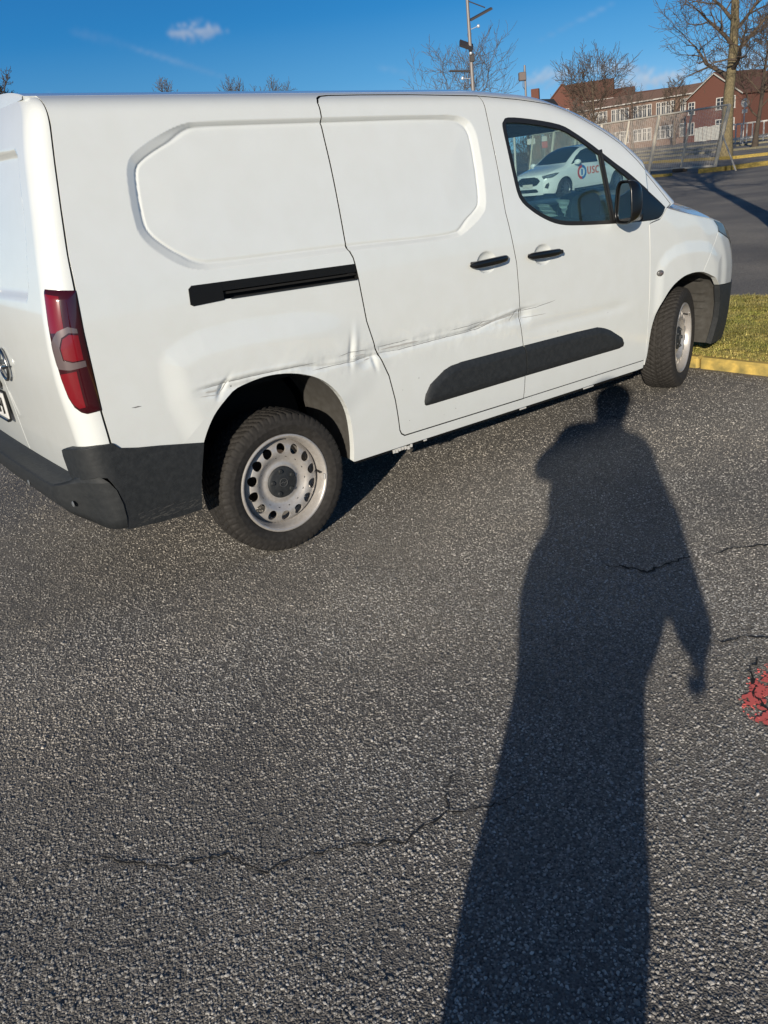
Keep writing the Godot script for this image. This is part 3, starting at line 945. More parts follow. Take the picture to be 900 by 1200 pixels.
	part(shell(P2([2.425, 1.36, 2.52, 1.30, 2.635, 1.228, 2.60, 1.186, 2.517, 1.172, 2.425, 1.176]), [], func(x2, y2): return Vector3(x2, y2, half_width(x2, y2) + 0.006), 0.03, 0.01, 0.002), "sail_panel", M.black, fd)
	# --- scrapes: thin worn lines in the paint
	var sc := [
		[[-0.356, 0.816, -0.239, 0.821, -0.144, 0.822, 0.005, 0.821, 0.167, 0.817], 0.0028, 1, van],
		[[-0.377, 0.789, -0.293, 0.781, -0.268, 0.80, -0.243, 0.83], 0.0022, 0, van],
		[[-0.35, 0.80, -0.29, 0.797], 0.004, 0, van],
		[[0.143, 0.788, 0.265, 0.787, 0.364, 0.784, 0.44, 0.789], 0.0022, 1, van],
		[[0.284, 0.82, 0.341, 0.826, 0.44, 0.821], 0.0022, 1, van],
		[[0.338, 0.785, 0.343, 0.80, 0.352, 0.83], 0.0022, 0, van],
		[[0.36, 0.806, 0.43, 0.803], 0.004, 0, van],
		[[0.42, 0.776, 0.455, 0.78], 0.004, 0, van],
		[[0.503, 0.793, 0.619, 0.787, 0.75, 0.79, 0.89, 0.793, 1.0, 0.794, 1.113, 0.796, 1.231, 0.817, 1.398, 0.838], 0.0026, 1, sd],
		[[0.50, 0.82, 0.624, 0.821, 0.68, 0.824], 0.0024, 1, sd],
		[[0.505, 0.79, 0.503, 0.825], 0.003, 1, sd],
		[[0.52, 0.806, 0.74, 0.806], 0.005, 0, sd],
		[[0.936, 0.82, 1.05, 0.822, 1.092, 0.826, 1.208, 0.826], 0.0024, 1, sd],
		[[1.05, 0.80, 1.12, 0.812, 1.16, 0.83], 0.0028, 1, sd],
		[[1.1, 0.805, 1.25, 0.82, 1.395, 0.83], 0.0045, 0, sd],
		[[1.33, 0.80, 1.39, 0.85], 0.003, 1, sd],
		[[1.419, 0.835, 1.528, 0.838, 1.68, 0.852], 0.0026, 1, fd],
		[[1.421, 0.80, 1.50, 0.797, 1.604, 0.795], 0.0020, 0, fd],
		[[1.418, 0.86, 1.424, 0.83, 1.420, 0.79], 0.0028, 1, fd],
		[[-0.642, 0.806, -0.604, 0.804], 0.0045, 1, van]]
	var i := 0
	for s in sc:
		i += 1
		part(strip(s[0], s[1] * (0.45 if s[2] == 1 else 0.8), 0.0008, side_p, i), "scratch", M.scuff_dark if s[2] == 1 else M.scuff, s[3])
	# chips
	var r := RandomNumberGenerator.new(); r.seed = 8
	g = Geo.new()
	for k in 26:
		var px := r.randf_range(-0.6, 2.3)
		var py := r.randf_range(0.36, 0.75)
		if (px < 0.5 and py < 0.84): continue
		g.box(Vector3(px, py, side_z(px, py)), Vector3(0.004, 0.003, 0.002) * r.randf_range(0.5, 1.3))
	part(g, "paint_chips", M.scuff_dark, van).set_meta("kind", "stuff")

func van_inside() -> void:
	# cab: floor, bulkhead, dash, seats, roof lining
	var g := Geo.new()
	g.box(Vector3(1.38, 1.05, 0), Vector3(0.03, 1.5, 1.5))
	part(g, "bulkhead", M.cab_grey, van)
	g = Geo.new()
	g.box(Vector3(1.3, 0.42, 0), Vector3(3.6, 0.12, 1.05))
	g.box(Vector3(1.45, 0.38, 0), Vector3(2.1, 0.10, 1.66))
	g.box(Vector3(-0.62, 0.46, 0), Vector3(0.32, 0.12, 1.5))
	part(g, "floor", M.cab, van)
	g = Geo.new()
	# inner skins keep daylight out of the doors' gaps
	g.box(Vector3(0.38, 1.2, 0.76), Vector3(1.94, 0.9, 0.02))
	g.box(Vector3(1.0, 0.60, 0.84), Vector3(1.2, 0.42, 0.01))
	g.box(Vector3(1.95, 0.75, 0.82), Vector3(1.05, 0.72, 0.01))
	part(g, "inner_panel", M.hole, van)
	g = Geo.new()
	var rows := []
	for p in [[2.16, 0.70], [2.17, 0.98], [2.20, 1.11], [2.28, 1.165], [2.45, 1.185], [2.65, 1.195], [2.86, 1.19]]:
		var row := PackedVector3Array()
		for k in 21:
			var z := lerpf(-0.78, 0.78, k / 20.0)
			var hump := 0.07 * gauss((z + 0.38) / 0.2) * gauss((p[0] - 2.35) / 0.15)
			row.append(Vector3(p[0], p[1] + hump, -z))
		rows.append(row)
	g.grid(rows)
	var dash := part(g, "dashboard", M.cab, van)
	g = Geo.new()
	# box with a rounded top standing on the dash
	var bp := PackedVector2Array([Vector2(-0.125, 0.0), Vector2(0.125, 0.0), Vector2(0.122, 0.12)])
	for k in 9: bp.append(Vector2(0.118 * cos(PI * k / 8.0), 0.125 + 0.045 * sin(PI * k / 8.0)))
	bp.append(Vector2(-0.122, 0.12))
	g.plate(bp, func(p): return Vector3(2.442 + p.x * 0.95, 1.175 + p.y, 0.50 + p.x * 0.10), Vector3(0.02, 0, -0.12))
	part(g, "dash_cubby", M.cab_grey, dash)
	# two ribbed silver strips of a folded sunshade
	for s in [[Vector3(2.225, 1.302, 0.30), Vector3(2.335, 1.195, 0.31)], [Vector3(2.265, 1.318, 0.42), Vector3(2.350, 1.195, 0.43)]]:
		g = Geo.new()
		var rr := []
		for k in 41:
			var u := k / 40.0
			var bump := 0.022 * absf(fposmod(u * 4.0, 1.0) - 0.3) 
			var row := PackedVector3Array()
			for m in 2: row.append(s[0].lerp(s[1], u) + Vector3(0.065, -0.010, 0.045) * m + Vector3(-0.3, 0.4, 0.75) * bump)
			rr.append(row)
		g.grid(rr)
		part(g, "sunshade_fold", M.foil, dash)
	# seats
	for z in [0.40, -0.42]:
		g = Geo.new()
		g.box(Vector3(1.78, 0.72, z), Vector3(0.50, 0.16, 0.50), Basis.IDENTITY, 0.05)
		g.box(Vector3(1.56, 1.02, z), Vector3(0.13, 0.58, 0.48), Basis(Vector3.BACK, 0.16), 0.05)
		var st := part(g, "seat", M.cab_grey, van)
		g = Geo.new(); g.box(Vector3(1.50, 1.42, z), Vector3(0.09, 0.18, 0.26), Basis(Vector3.BACK, 0.12), 0.035)
		part(g, "headrest", M.cab_grey, st)
	g = Geo.new()
	var pts := PackedVector3Array()
	var w := PackedFloat32Array()
	for k in 25:
		var t := TAU * k / 24
		pts.append(Vector3(2.10, 1.02, -0.42) + Basis(Vector3.BACK, 0.5) * Vector3(0, 0.18 * cos(t), 0.18 * sin(t))); w.append(0.014)
	g.tube(pts, w, 6, false)
	part(g, "steering_wheel", M.cab, van)
	g = Geo.new()
	g.box(Vector3(1.70, 1.742, 0), Vector3(0.60, 0.155, 1.40), Basis.IDENTITY, 0.03)
	g.box(Vector3(2.07, 1.722, 0.36), Vector3(0.18, 0.025, 0.46), Basis(Vector3.BACK, -0.25), 0.01)
	g.box(Vector3(2.07, 1.722, -0.36), Vector3(0.18, 0.025, 0.46), Basis(Vector3.BACK, -0.25), 0.01)
	part(g, "overhead_shelf", M.cab, van)
	g = Geo.new()
	g.box(Vector3(2.08, 1.69, 0.0), Vector3(0.03, 0.06, 0.22), Basis.IDENTITY, 0.01)
	part(g, "rear_view_mirror", M.cab, van)
	# sill seam and underside bits
	g = Geo.new()
	g.box(Vector3(1.42, 0.313, 0.835), Vector3(2.10, 0.034, 0.006))
	g.box(Vector3(1.42, 0.33, 0.845), Vector3(2.12, 0.02, 0.05))
	part(g, "sill_seam", M.black, van)
	g = Geo.new()
	for s in [[0.62, 0.04], [0.80, 0.02], [1.5, 0.05], [2.05, 0.09]]: g.box(Vector3(s[0], 0.304, 0.8395), Vector3(s[1], 0.012, 0.002))
	var r := RandomNumberGenerator.new(); r.seed = 3
	for k in 7: g.box(Vector3(0.60 + k * 0.018, 0.296 + r.randf_range(-0.004, 0.004), 0.842), Vector3(0.014, 0.018, 0.002), Basis(Vector3.BACK, r.randf_range(-0.2, 0.2)))
	part(g, "torn_tape", mat(0.6, 0.6, 0.58, 0.7), van).set_meta("kind", "stuff")

func van_bumpers() -> void:
	# corner panel in one piece: from the wheel arch along the side and round the corner as a step
	var wrap := P2([-0.262, 0.55, -0.265, 0.64, -0.255, 0.665, -0.19, 0.682, -0.12, 0.692, -0.05, 0.697, 0.0, 0.694, 0.021, 0.670, 0.087, 0.654, 0.172, 0.640, 0.348, 0.606, 0.332, 0.54, 0.317, 0.468, 0.307, 0.39, 0.304, 0.336, 0.217, 0.336, 0.124, 0.339, -0.009, 0.352, -0.003, 0.417, -0.011, 0.488, -0.026, 0.545, -0.040, 0.575, -0.07, 0.585, -0.12, 0.575, -0.18, 0.555])
	part(shell(wrap, [], func(q, y): return on_rear(-q, y, 0.010 + 0.016 * smooth01(-q / 0.09)), 0.012, 0.05, 0.006), "bumper_corner_panel", M.plastic, van)
	# bumper cover
	var ys := [0.352, 0.358, 0.40, 0.46, 0.52, 0.555, 0.578, 0.588, 0.592, 0.575]
	var yr := [0.40, 0.41, 0.445, 0.48, 0.51, 0.532, 0.536, 0.530, 0.538, 0.55]
	var ds := [-0.03, 0.012, 0.016, 0.017, 0.017, 0.017, 0.015, 0.010, 0.004, -0.03]
	var dr := [-0.02, 0.050, 0.078, 0.089, 0.094, 0.094, 0.084, 0.045, 0.016, -0.03]
	var a0 := [0.008, 0.008, 0.006, 0.010, 0.022, 0.040, 0.062, 0.085, 0.10, 0.10]
	var rows := []
	for j in ys.size():
		var row := PackedVector3Array()
		var tot := rear_len(0.6)
		var m := 90
		for k in m + 1:
			var u := float(k) / m
			var a := lerpf(a0[j], tot - a0[j], u)
			var e := minf(a, tot - a)
			var t := smooth01((e - 0.10) / 0.20)
			var y := lerpf(ys[j], yr[j], t)
			row.append(on_rear(a, lerpf(maxf(ys[j], 0.36), 0.6, t), lerpf(ds[j], dr[j], t)) * Vector3(1, 0, 1) + Vector3(0, y, 0))
		rows.append(row)
	var g := Geo.new(); g.grid(rows.slice(0, 6)); g.grid(rows.slice(5))
	var bump := part(g, "rear_bumper", M.plastic, van)
	# parking sensor and tow-eye cap
	g = Geo.new()
	for a in [0.20, 0.62, 1.10]:
		var p := on_rear(a, 0.6, 0.0) * Vector3(1, 0, 1) + Vector3(0, lerpf(0.46, 0.47, smooth01((a - 0.10) / 0.20)), 0)
		var o := on_rear(a, 0.6, 1.0) - on_rear(a, 0.6, 0.0)
		o.y = 0; o = o.normalized()
		var lift := lerpf(0.017, 0.089, smooth01((a - 0.10) / 0.20))
		g = Geo.new()
		g.lathe(PackedVector2Array([Vector2(0, 0.003), Vector2(0.009, 0.003), Vector2(0.012, 0.0)]), 16, false, p + o * lift, Basis(Vector3.UP.cross(o), Vector3.UP, o))
		part(g, "parking_sensor", mat(0.13, 0.14, 0.15, 0.4), bump)
	# dusty smear low on the side panel
	var arr := []
	g = Geo.new()
	var r := RandomNumberGenerator.new(); r.seed = 31
	for k in 60:
		var x := r.randf_range(-0.70, -0.45)
		var y := 0.352 + absf(r.randfn(0, 0.022)) + (x + 0.7) * 0.02
		var l := r.randf_range(0.006, 0.03)
		var h := r.randf_range(0.0008, 0.002)
		var z := half_width(-0.6, y) + 0.0108
		g.quad(Vector3(x, y, z), Vector3(x + l, y + l * 0.12, z), Vector3(x + l, y + l * 0.12 + h, z), Vector3(x, y + h, z), Vector3(0, 0, 1))
	part(g, "scuffs", mat(0.06, 0.06, 0.056, 0.9), van).set_meta("kind", "stuff")
	# wheel arch liners
	for fr in [0, 1]:
		var arch := smooth(P2(ARCH_REAR if fr == 0 else ARCH_FRONT + [3.305, 0.6, 3.31, 0.5, 3.29, 0.40, 3.27, 0.34]), 7, false)
		if fr == 1: pass
		else:
			arch.insert(0, Vector2(-0.424, 0.45)); arch.insert(0, Vector2(-0.433, 0.34))
		for s in [1.0, -1.0]:
			g = Geo.new()
			var rr := []
			for zz in [0.0, 0.02, 0.05, 0.11, 0.125, 0.18, 0.26, 0.30, 0.315, 0.40]:
				var row := PackedVector3Array()
				for k in arch.size():
					var q := arch[k]
					var c := Vector2(-0.03, 0.42) if fr == 0 else Vector2(2.93, 0.42)
					var o := (q - c).normalized()
					var rib := 0.0
					if fr == 1 and q.x > 3.1 and q.y > 0.42 and zz > 0.12 and zz < 0.35: rib = 0.016 * (1.0 if int(q.y * 44.0) % 2 == 0 else 0.0)
					var push := 0.022 if zz > 0.015 else 0.0
					q += o * (push - rib)
					row.append(Vector3(q.x, q.y, s * (half_width(arch[k].x, maxf(arch[k].y, 0.34)) - 0.004 - zz)))
				rr.append(row)
			if s < 0: rr.reverse()
			g.grid(rr)
			var lo := part(g, "arch_liner", M.liner, van)
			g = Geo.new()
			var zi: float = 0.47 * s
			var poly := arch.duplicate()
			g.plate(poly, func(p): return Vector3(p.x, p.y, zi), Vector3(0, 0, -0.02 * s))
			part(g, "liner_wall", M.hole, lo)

# ------------------------------------------------------------------ wheels
func tyre_mesh() -> ArrayMesh:
	var R := 0.318
	var seg := 432
	# half section from bead to bead: (radius, z), z > 0 outwards
	var sec := P2([0.212, 0.075, 0.216, 0.090, 0.226, 0.099, 0.240, 0.105, 0.256, 0.1075, 0.259, 0.1098, 0.262, 0.1075, 0.276, 0.107, 0.289, 0.104, 0.299, 0.099, 0.306, 0.094])
	var tread := 34
	for k in tread + 1:
		var u := lerpf(1, -1, float(k) / tread)
		sec.append(Vector2(R - 0.010 * pow(absf(u), 3.0), u * 0.090))
	for k in range(10, -1, -1): sec.append(Vector2(sec[k].x, -sec[k].y))
	var rows := []
	for s in sec.size():
		var row := PackedVector3Array()
		for k in seg:
			var t := TAU * k / seg
			var r := sec[s].x
			var z := sec[s].y
			if absf(z) < 0.0915 and r > 0.3:
				var d := 0.0
				for gz in [0.0, 0.030, -0.030]:
					if absf(z - gz) < 0.0032: d = 0.006
				# curved cross grooves
				var ph := t * 60.0 / TAU + absf(z) * 20.0 + (0.35 if z > 0 else 0.0)
				var f: float = ph - floor(ph)
				if absf(z) > 0.009 and f < 0.27: d = maxf(d, 0.0065)
				if absf(z) > 0.028 and fposmod(ph * 2.0, 1.0) < 0.2: d = maxf(d, 0.002)
				r -= d
			elif r > 0.285:
				var ph2 := t * 60.0 / TAU + 0.09 * 20.0 + (0.35 if z > 0 else 0.0)
				if ph2 - floor(ph2) < 0.27: r -= 0.004
			row.append(Vector3(r * cos(t), r * sin(t), z))
		rows.append(row)
	rows.reverse()
	var g := Geo.new(); g.grid(rows, true)
	return g.mesh()

func make_wheel() -> Node3D:
	var w := Node3D.new()
	w.name = "wheel"
	part(tyre_mesh(), "tyre", M.tyre, w)
	# rim: barrel and flange
	var g := Geo.new()
	var prof := P2([0.170, 0.026, 0.189, 0.040, 0.192, 0.060, 0.196, 0.076, 0.200, 0.087, 0.204, 0.095, 0.208, 0.100, 0.213, 0.101, 0.218, 0.098, 0.219, 0.092, 0.214, 0.086, 0.210, 0.075])
	g.lathe(prof, 72)
	var back := P2([0.189, 0.05, 0.17, -0.06, 0.19, -0.09, 0.212, -0.095])
	g.lathe(back, 48)
	# dish with fourteen round holes
	var n := 14
	var dish := func(r: float) -> float:
		return look(T_dish, 0.06, 0.190, r)
	T_dish = table([0.06, 0.08, 0.092, 0.112, 0.128, 0.145, 0.165, 0.181, 0.190], [0.062, 0.064, 0.056, 0.066, 0.077, 0.079, 0.074, 0.060, 0.042], 0.06, 0.190, 200, 9)
	var rh := 0.153
	var hr := 0.0225
	var r0 := 0.060
	var r1 := 0.190
	for s in n:
		var a0 := TAU * s / n - PI / n
		var a1 := a0 + TAU / n
		var am := (a0 + a1) * 0.5
		var cc := Vector2(cos(am), sin(am)) * rh
		# boundary of the sector ring sampled by angle round the hole
		var m := 32
		var inner := []
		var outer := []
		for k in m:
			var t := TAU * k / m
			var dir := Vector2(cos(am + t), sin(am + t))
			inner.append(cc + dir * hr)
			# march to the border
			var lo := hr
			var hi := 0.12
			for it in 22:
				var mid := (lo + hi) * 0.5
				var q := cc + dir * mid
				var ang := wrapf(q.angle() - am, -PI, PI)
				var ok := q.length() > 0.112 and q.length() < r1 and absf(ang) < PI / n
				if ok: lo = mid
				else: hi = mid
			outer.append(cc + dir * lo)
		var rings := 5
		var rws := []
		for j in rings + 1:
			var row := PackedVector3Array()
			for k in m:
				var q: Vector2 = inner[k].lerp(outer[k], float(j) / rings)
				row.append(Vector3(q.x, q.y, dish.call(q.length())))
			rws.append(row)
		rws.reverse()
		var base := g.v.size()
		g.grid(rws, true)
		for i in range(base, g.v.size()):
			var q := Vector2(g.v[i].x, g.v[i].y)
			var r := q.length()
			var sl: float = (dish.call(r + 0.002) - dish.call(r - 0.002)) / 0.004
			g.n[i] = Vector3(-sl * q.x / r, -sl * q.y / r, 1).normalized()
		for k in m:
			var p: Vector2 = inner[k]
			var q: Vector2 = inner[(k + 1) % m]
			var z0: float = dish.call(p.length())
			var z1: float = dish.call(q.length())
			g.quad(Vector3(p.x, p.y, z0), Vector3(q.x, q.y, z1), Vector3(q.x, q.y, z1 - 0.009), Vector3(p.x, p.y, z0 - 0.009), Vector3(cc.x - p.x, cc.y - p.y, 0))
	var hub := PackedVector2Array()
	for k in 9:
		var r := lerpf(0.113, r0, k / 8.0)
		hub.append(Vector2(r, dish.call(r)))
	hub.reverse()
	g.lathe(hub, 56)
	for i in g.v.size():
		pass
	var rim := part(g, "rim", M.rim, w)
	# cap
	g = Geo.new()
	g.lathe(P2([0.0, 0.066, 0.022, 0.0665, 0.034, 0.065, 0.040, 0.063, 0.060, 0.062, 0.069, 0.059, 0.073, 0.051, 0.073, 0.036]), 48)
	for k in 5:
		var t := TAU * k / 5 + 0.3
		g.lathe(P2([0.0, 0.068, 0.008, 0.068, 0.0105, 0.064, 0.011, 0.055]), 6, false, Vector3(0.052 * cos(t), 0.052 * sin(t), 0.003))
	var cap := part(g, "hub_cap", M.plastic, w)
	cap.position.z = 0.010
	g = Geo.new()
	var pts := PackedVector3Array()
	var ww := PackedFloat32Array()
	for k in 25:
		pts.append(Vector3(0.019 * cos(TAU * k / 24), 0.019 * sin(TAU * k / 24), 0.0680)); ww.append(0.0022)
	g.tube(pts, ww, 6, false)
	for s in [-1.0, 1.0]: g.tube(PackedVector3Array([Vector3(0, -0.003 * s, 0.068), Vector3(0.014 * s, -0.001 * s, 0.068), Vector3(0.027 * s, 0.001 * s, 0.068)]), PackedFloat32Array([0.003, 0.002, 0.0006]), 5)
	part(g, "cap_emblem", M.cab_grey, cap)
	# valve, balance weight, drum behind
	g = Geo.new()
	g.tube(PackedVector3Array([Vector3(0.188, -0.03, 0.050), Vector3(0.180, -0.03, 0.092)]), PackedFloat32Array([0.005, 0.004]), 8)
	part(g, "valve", M.rubber_gap_shade, w)
	g = Geo.new(); g.box(Vector3(0.196, -0.055, 0.094), Vector3(0.010, 0.03, 0.010), Basis(Vector3.BACK, -0.27), 0.003)
	part(g, "balance_weight", mat(0.6, 0.6, 0.6, 0.3, 0.8), w)
	g = Geo.new()
	g.lathe(P2([0.0, 0.012, 0.07, 0.012, 0.11, 0.002, 0.132, -0.002, 0.134, -0.06, 0.0, -0.06]), 40)
	part(g, "brake_drum", M.rust, w)
	return w
var T_dish: PackedFloat32Array

func van_wheels() -> void:
	var proto := make_wheel()
	var back := Basis(Vector3.BACK, -TILT)
	var spots := [[Vector3(0, 0.313, 0.752), 0.0, 0.12], [Vector3(2.985, 0.313, 0.735), 0.35, 0.9], [Vector3(0, 0.313, -0.752), PI, 0.4], [Vector3(2.975, 0.313, -0.73), PI + 0.52, 0.3]]
	for k in 4:
		var w: Node3D = proto if k == 0 else proto.duplicate()
		w.name = "wheel"
		van.add_child(w, true)
		w.transform = Transform3D(back * Basis(Vector3.UP, spots[k][1]) * Basis(Vector3.BACK, spots[k][2]), back * spots[k][0])

# ------------------------------------------------------------------ ground
func asphalt() -> StandardMaterial3D:
	var m := mat(1, 1, 1, 0.88)
	var ct := NoiseTexture2D.new()
	ct.width = 2048; ct.height = 2048; ct.seamless = true; ct.seamless_blend_skirt = 0.05
	var n := FastNoiseLite.new()
	n.noise_type = FastNoiseLite.TYPE_CELLULAR
	n.cellular_return_type = FastNoiseLite.RETURN_CELL_VALUE
	n.cellular_distance_function = FastNoiseLite.DISTANCE_EUCLIDEAN
	n.cellular_jitter = 1.0
	n.frequency = 0.21; n.seed = 11; n.fractal_type = FastNoiseLite.FRACTAL_NONE
	ct.noise = n
	var gr := Gradient.new()
	gr.offsets = PackedFloat32Array([0.0, 0.25, 0.6, 0.88, 1.0])
	gr.colors = PackedColorArray([Color(0.36, 0.353, 0.34), Color(0.485, 0.474, 0.453), Color(0.555, 0.541, 0.515), Color(0.63, 0.612, 0.583), Color(0.78, 0.758, 0.722)])
	ct.color_ramp = gr
	m.albedo_texture = ct
	var bt := NoiseTexture2D.new()
	bt.width = 2048; bt.height = 2048; bt.seamless = true; bt.seamless_blend_skirt = 0.05
	var n2: FastNoiseLite = n.duplicate()
	n2.cellular_return_type = FastNoiseLite.RETURN_DISTANCE
	bt.noise = n2
	bt.invert = true
	m.heightmap_enabled = true
	m.heightmap_texture = bt
	m.heightmap_scale = 0.28
	tri_map(m, 0.5)
	# broad wear and brown patches
	m.detail_enabled = true
	m.detail_blend_mode = BaseMaterial3D.BLEND_MODE_MUL
	m.detail_uv_layer = BaseMaterial3D.DETAIL_UV_2
	var dt := noise_tex(FastNoiseLite.TYPE_SIMPLEX, 0.006, 512, 5, Color(0.70, 0.70, 0.71), Color(1, 0.98, 0.94), 41)
	m.detail_albedo = dt
	m.uv2_triplanar = true; m.uv2_world_triplanar = true
	m.uv2_scale = Vector3.ONE * 0.11
	return m

func crack(pts: Array, width: float, sd: int, parent: Node) -> void:
	var g := Geo.new()
	var r := RandomNumberGenerator.new(); r.seed = sd
	var p := P2(pts)
	var line := PackedVector2Array()
	for k in p.size() - 1:
		var m := maxi(1, int(p[k].distance_to(p[k + 1]) / 0.014))
		for j in m: line.append(p[k].lerp(p[k + 1], float(j) / m) + Vector2(r.randfn(0, 0.005), r.randfn(0, 0.005)))
	line.append(p[p.size() - 1])
	for q in line: crack_cells[Vector2i(q / 0.012)] = true
	var prev := -1
	for k in line.size():
		var d := (line[mini(k + 1, line.size() - 1)] - line[maxi(k - 1, 0)]).normalized()
		var o := Vector2(-d.y, d.x)
		var t := float(k) / (line.size() - 1)
		var w := width * 0.8 * r.randf_range(0.2, 1.0) * minf(1.0, minf(t, 1 - t) * 5.0 + 0.2)
		var i := g.add(Vector3(line[k].x + o.x * w, 0.004, line[k].y + o.y * w), Vector3.UP)
		g.add(Vector3(line[k].x - o.x * w, 0.004, line[k].y - o.y * w), Vector3.UP)
		if prev >= 0:
			g.tri(prev, prev + 1, i + 1); g.tri(prev, i + 1, i)
		prev = i
	part(g, "crack", M.crack_dark, parent)  # dark strip on the surface, painting the shade of a recess

var crack_cells := {}
const RED := [0.215, 2.905, 0.222, 2.86, 0.25, 2.815, 0.285, 2.80, 0.33, 2.815, 0.36, 2.775, 0.42, 2.765, 0.55, 2.78, 0.60, 2.85, 0.55, 2.95, 0.42, 2.97, 0.30, 2.945]

func ground() -> void:
	M.crack_dark = mat(0.012, 0.012, 0.012, 0.95)
	var g := Geo.new()
	g.quad(Vector3(-1200, 0, 1200), Vector3(1200, 0, 1200), Vector3(1200, 0, -1200), Vector3(-1200, 0, -1200), Vector3.UP)
	var gd := part(g, "ground", asphalt(), self)
	structure(gd)
	crack([-1.50, 1.93, -1.45, 1.95, -1.34, 2.02, -1.23, 2.18, -1.17, 2.20, -1.1, 2.25, -1.07, 2.36, -0.96, 2.39, -0.85, 2.45, -0.76, 2.52, -0.62, 2.53, -0.5, 2.61, -0.38, 2.60], 0.0042, 5, gd)
	crack([0.70, 2.00, 0.73, 2.05, 0.75, 2.16, 0.82, 2.17, 0.93, 2.19, 0.96, 2.20], 0.010, 6, gd)
	crack([1.00, 2.24, 1.03, 2.26, 1.12, 2.29, 1.17, 2.33, 1.26, 2.42, 1.40, 2.50], 0.008, 16, gd)
	crack([0.27, 2.90, 0.31, 2.83, 0.36, 2.80, 0.41, 2.75, 0.50, 2.74], 0.007, 7, gd)
	crack([0.46, 2.57, 0.50, 2.60, 0.58, 2.66, 0.64, 2.72], 0.005, 8, gd)
	crack([-0.62, 2.53, -0.57, 2.46, -0.50, 2.44], 0.003, 9, gd)
	crack([2.20, 0.80, 2.26, 0.86, 2.24, 0.93], 0.006, 10, gd)
	# red paint mark, worn through in places
	var red := P2(RED)
	var rm := mat(0.72, 0.14, 0.12, 0.8)
	var r := RandomNumberGenerator.new(); r.seed = 17
	var holes := FastNoiseLite.new(); holes.frequency = 14.0; holes.seed = 2
	g = Geo.new()
	for k in 1500:
		var p := Vector2(r.randf_range(0.20, 0.62), r.randf_range(2.785, 2.98))
		var s := inside_by(red, p).x
		if s < -0.004 + r.randf_range(-0.01, 0.006): continue
		if holes.get_noise_2d(p.x, p.y) < -0.12 + 0.25 * smooth01((0.03 - s) / 0.03): continue
		var n := 7
		var c := g.add(Vector3(p.x, 0.0036 + r.randf() * 0.0008, p.y), Vector3.UP)
		var rad := r.randf_range(0.004, 0.010)
		for j in n:
			var a := TAU * j / n
			g.add(Vector3(p.x + cos(a) * rad * r.randf_range(0.6, 1.2), 0.0036, p.y + sin(a) * rad * r.randf_range(0.6, 1.2)), Vector3.UP)
		for j in n: g.tri(c, c + 1 + j, c + 1 + (j + 1) % n)
	var pm := part(g, "red_paint_mark", rm, gd, "worn red paint mark on the asphalt")
	pm.set_meta("kind", "stuff")
	stones(gd)
	print("ground ", Time.get_ticks_msec() - t0)

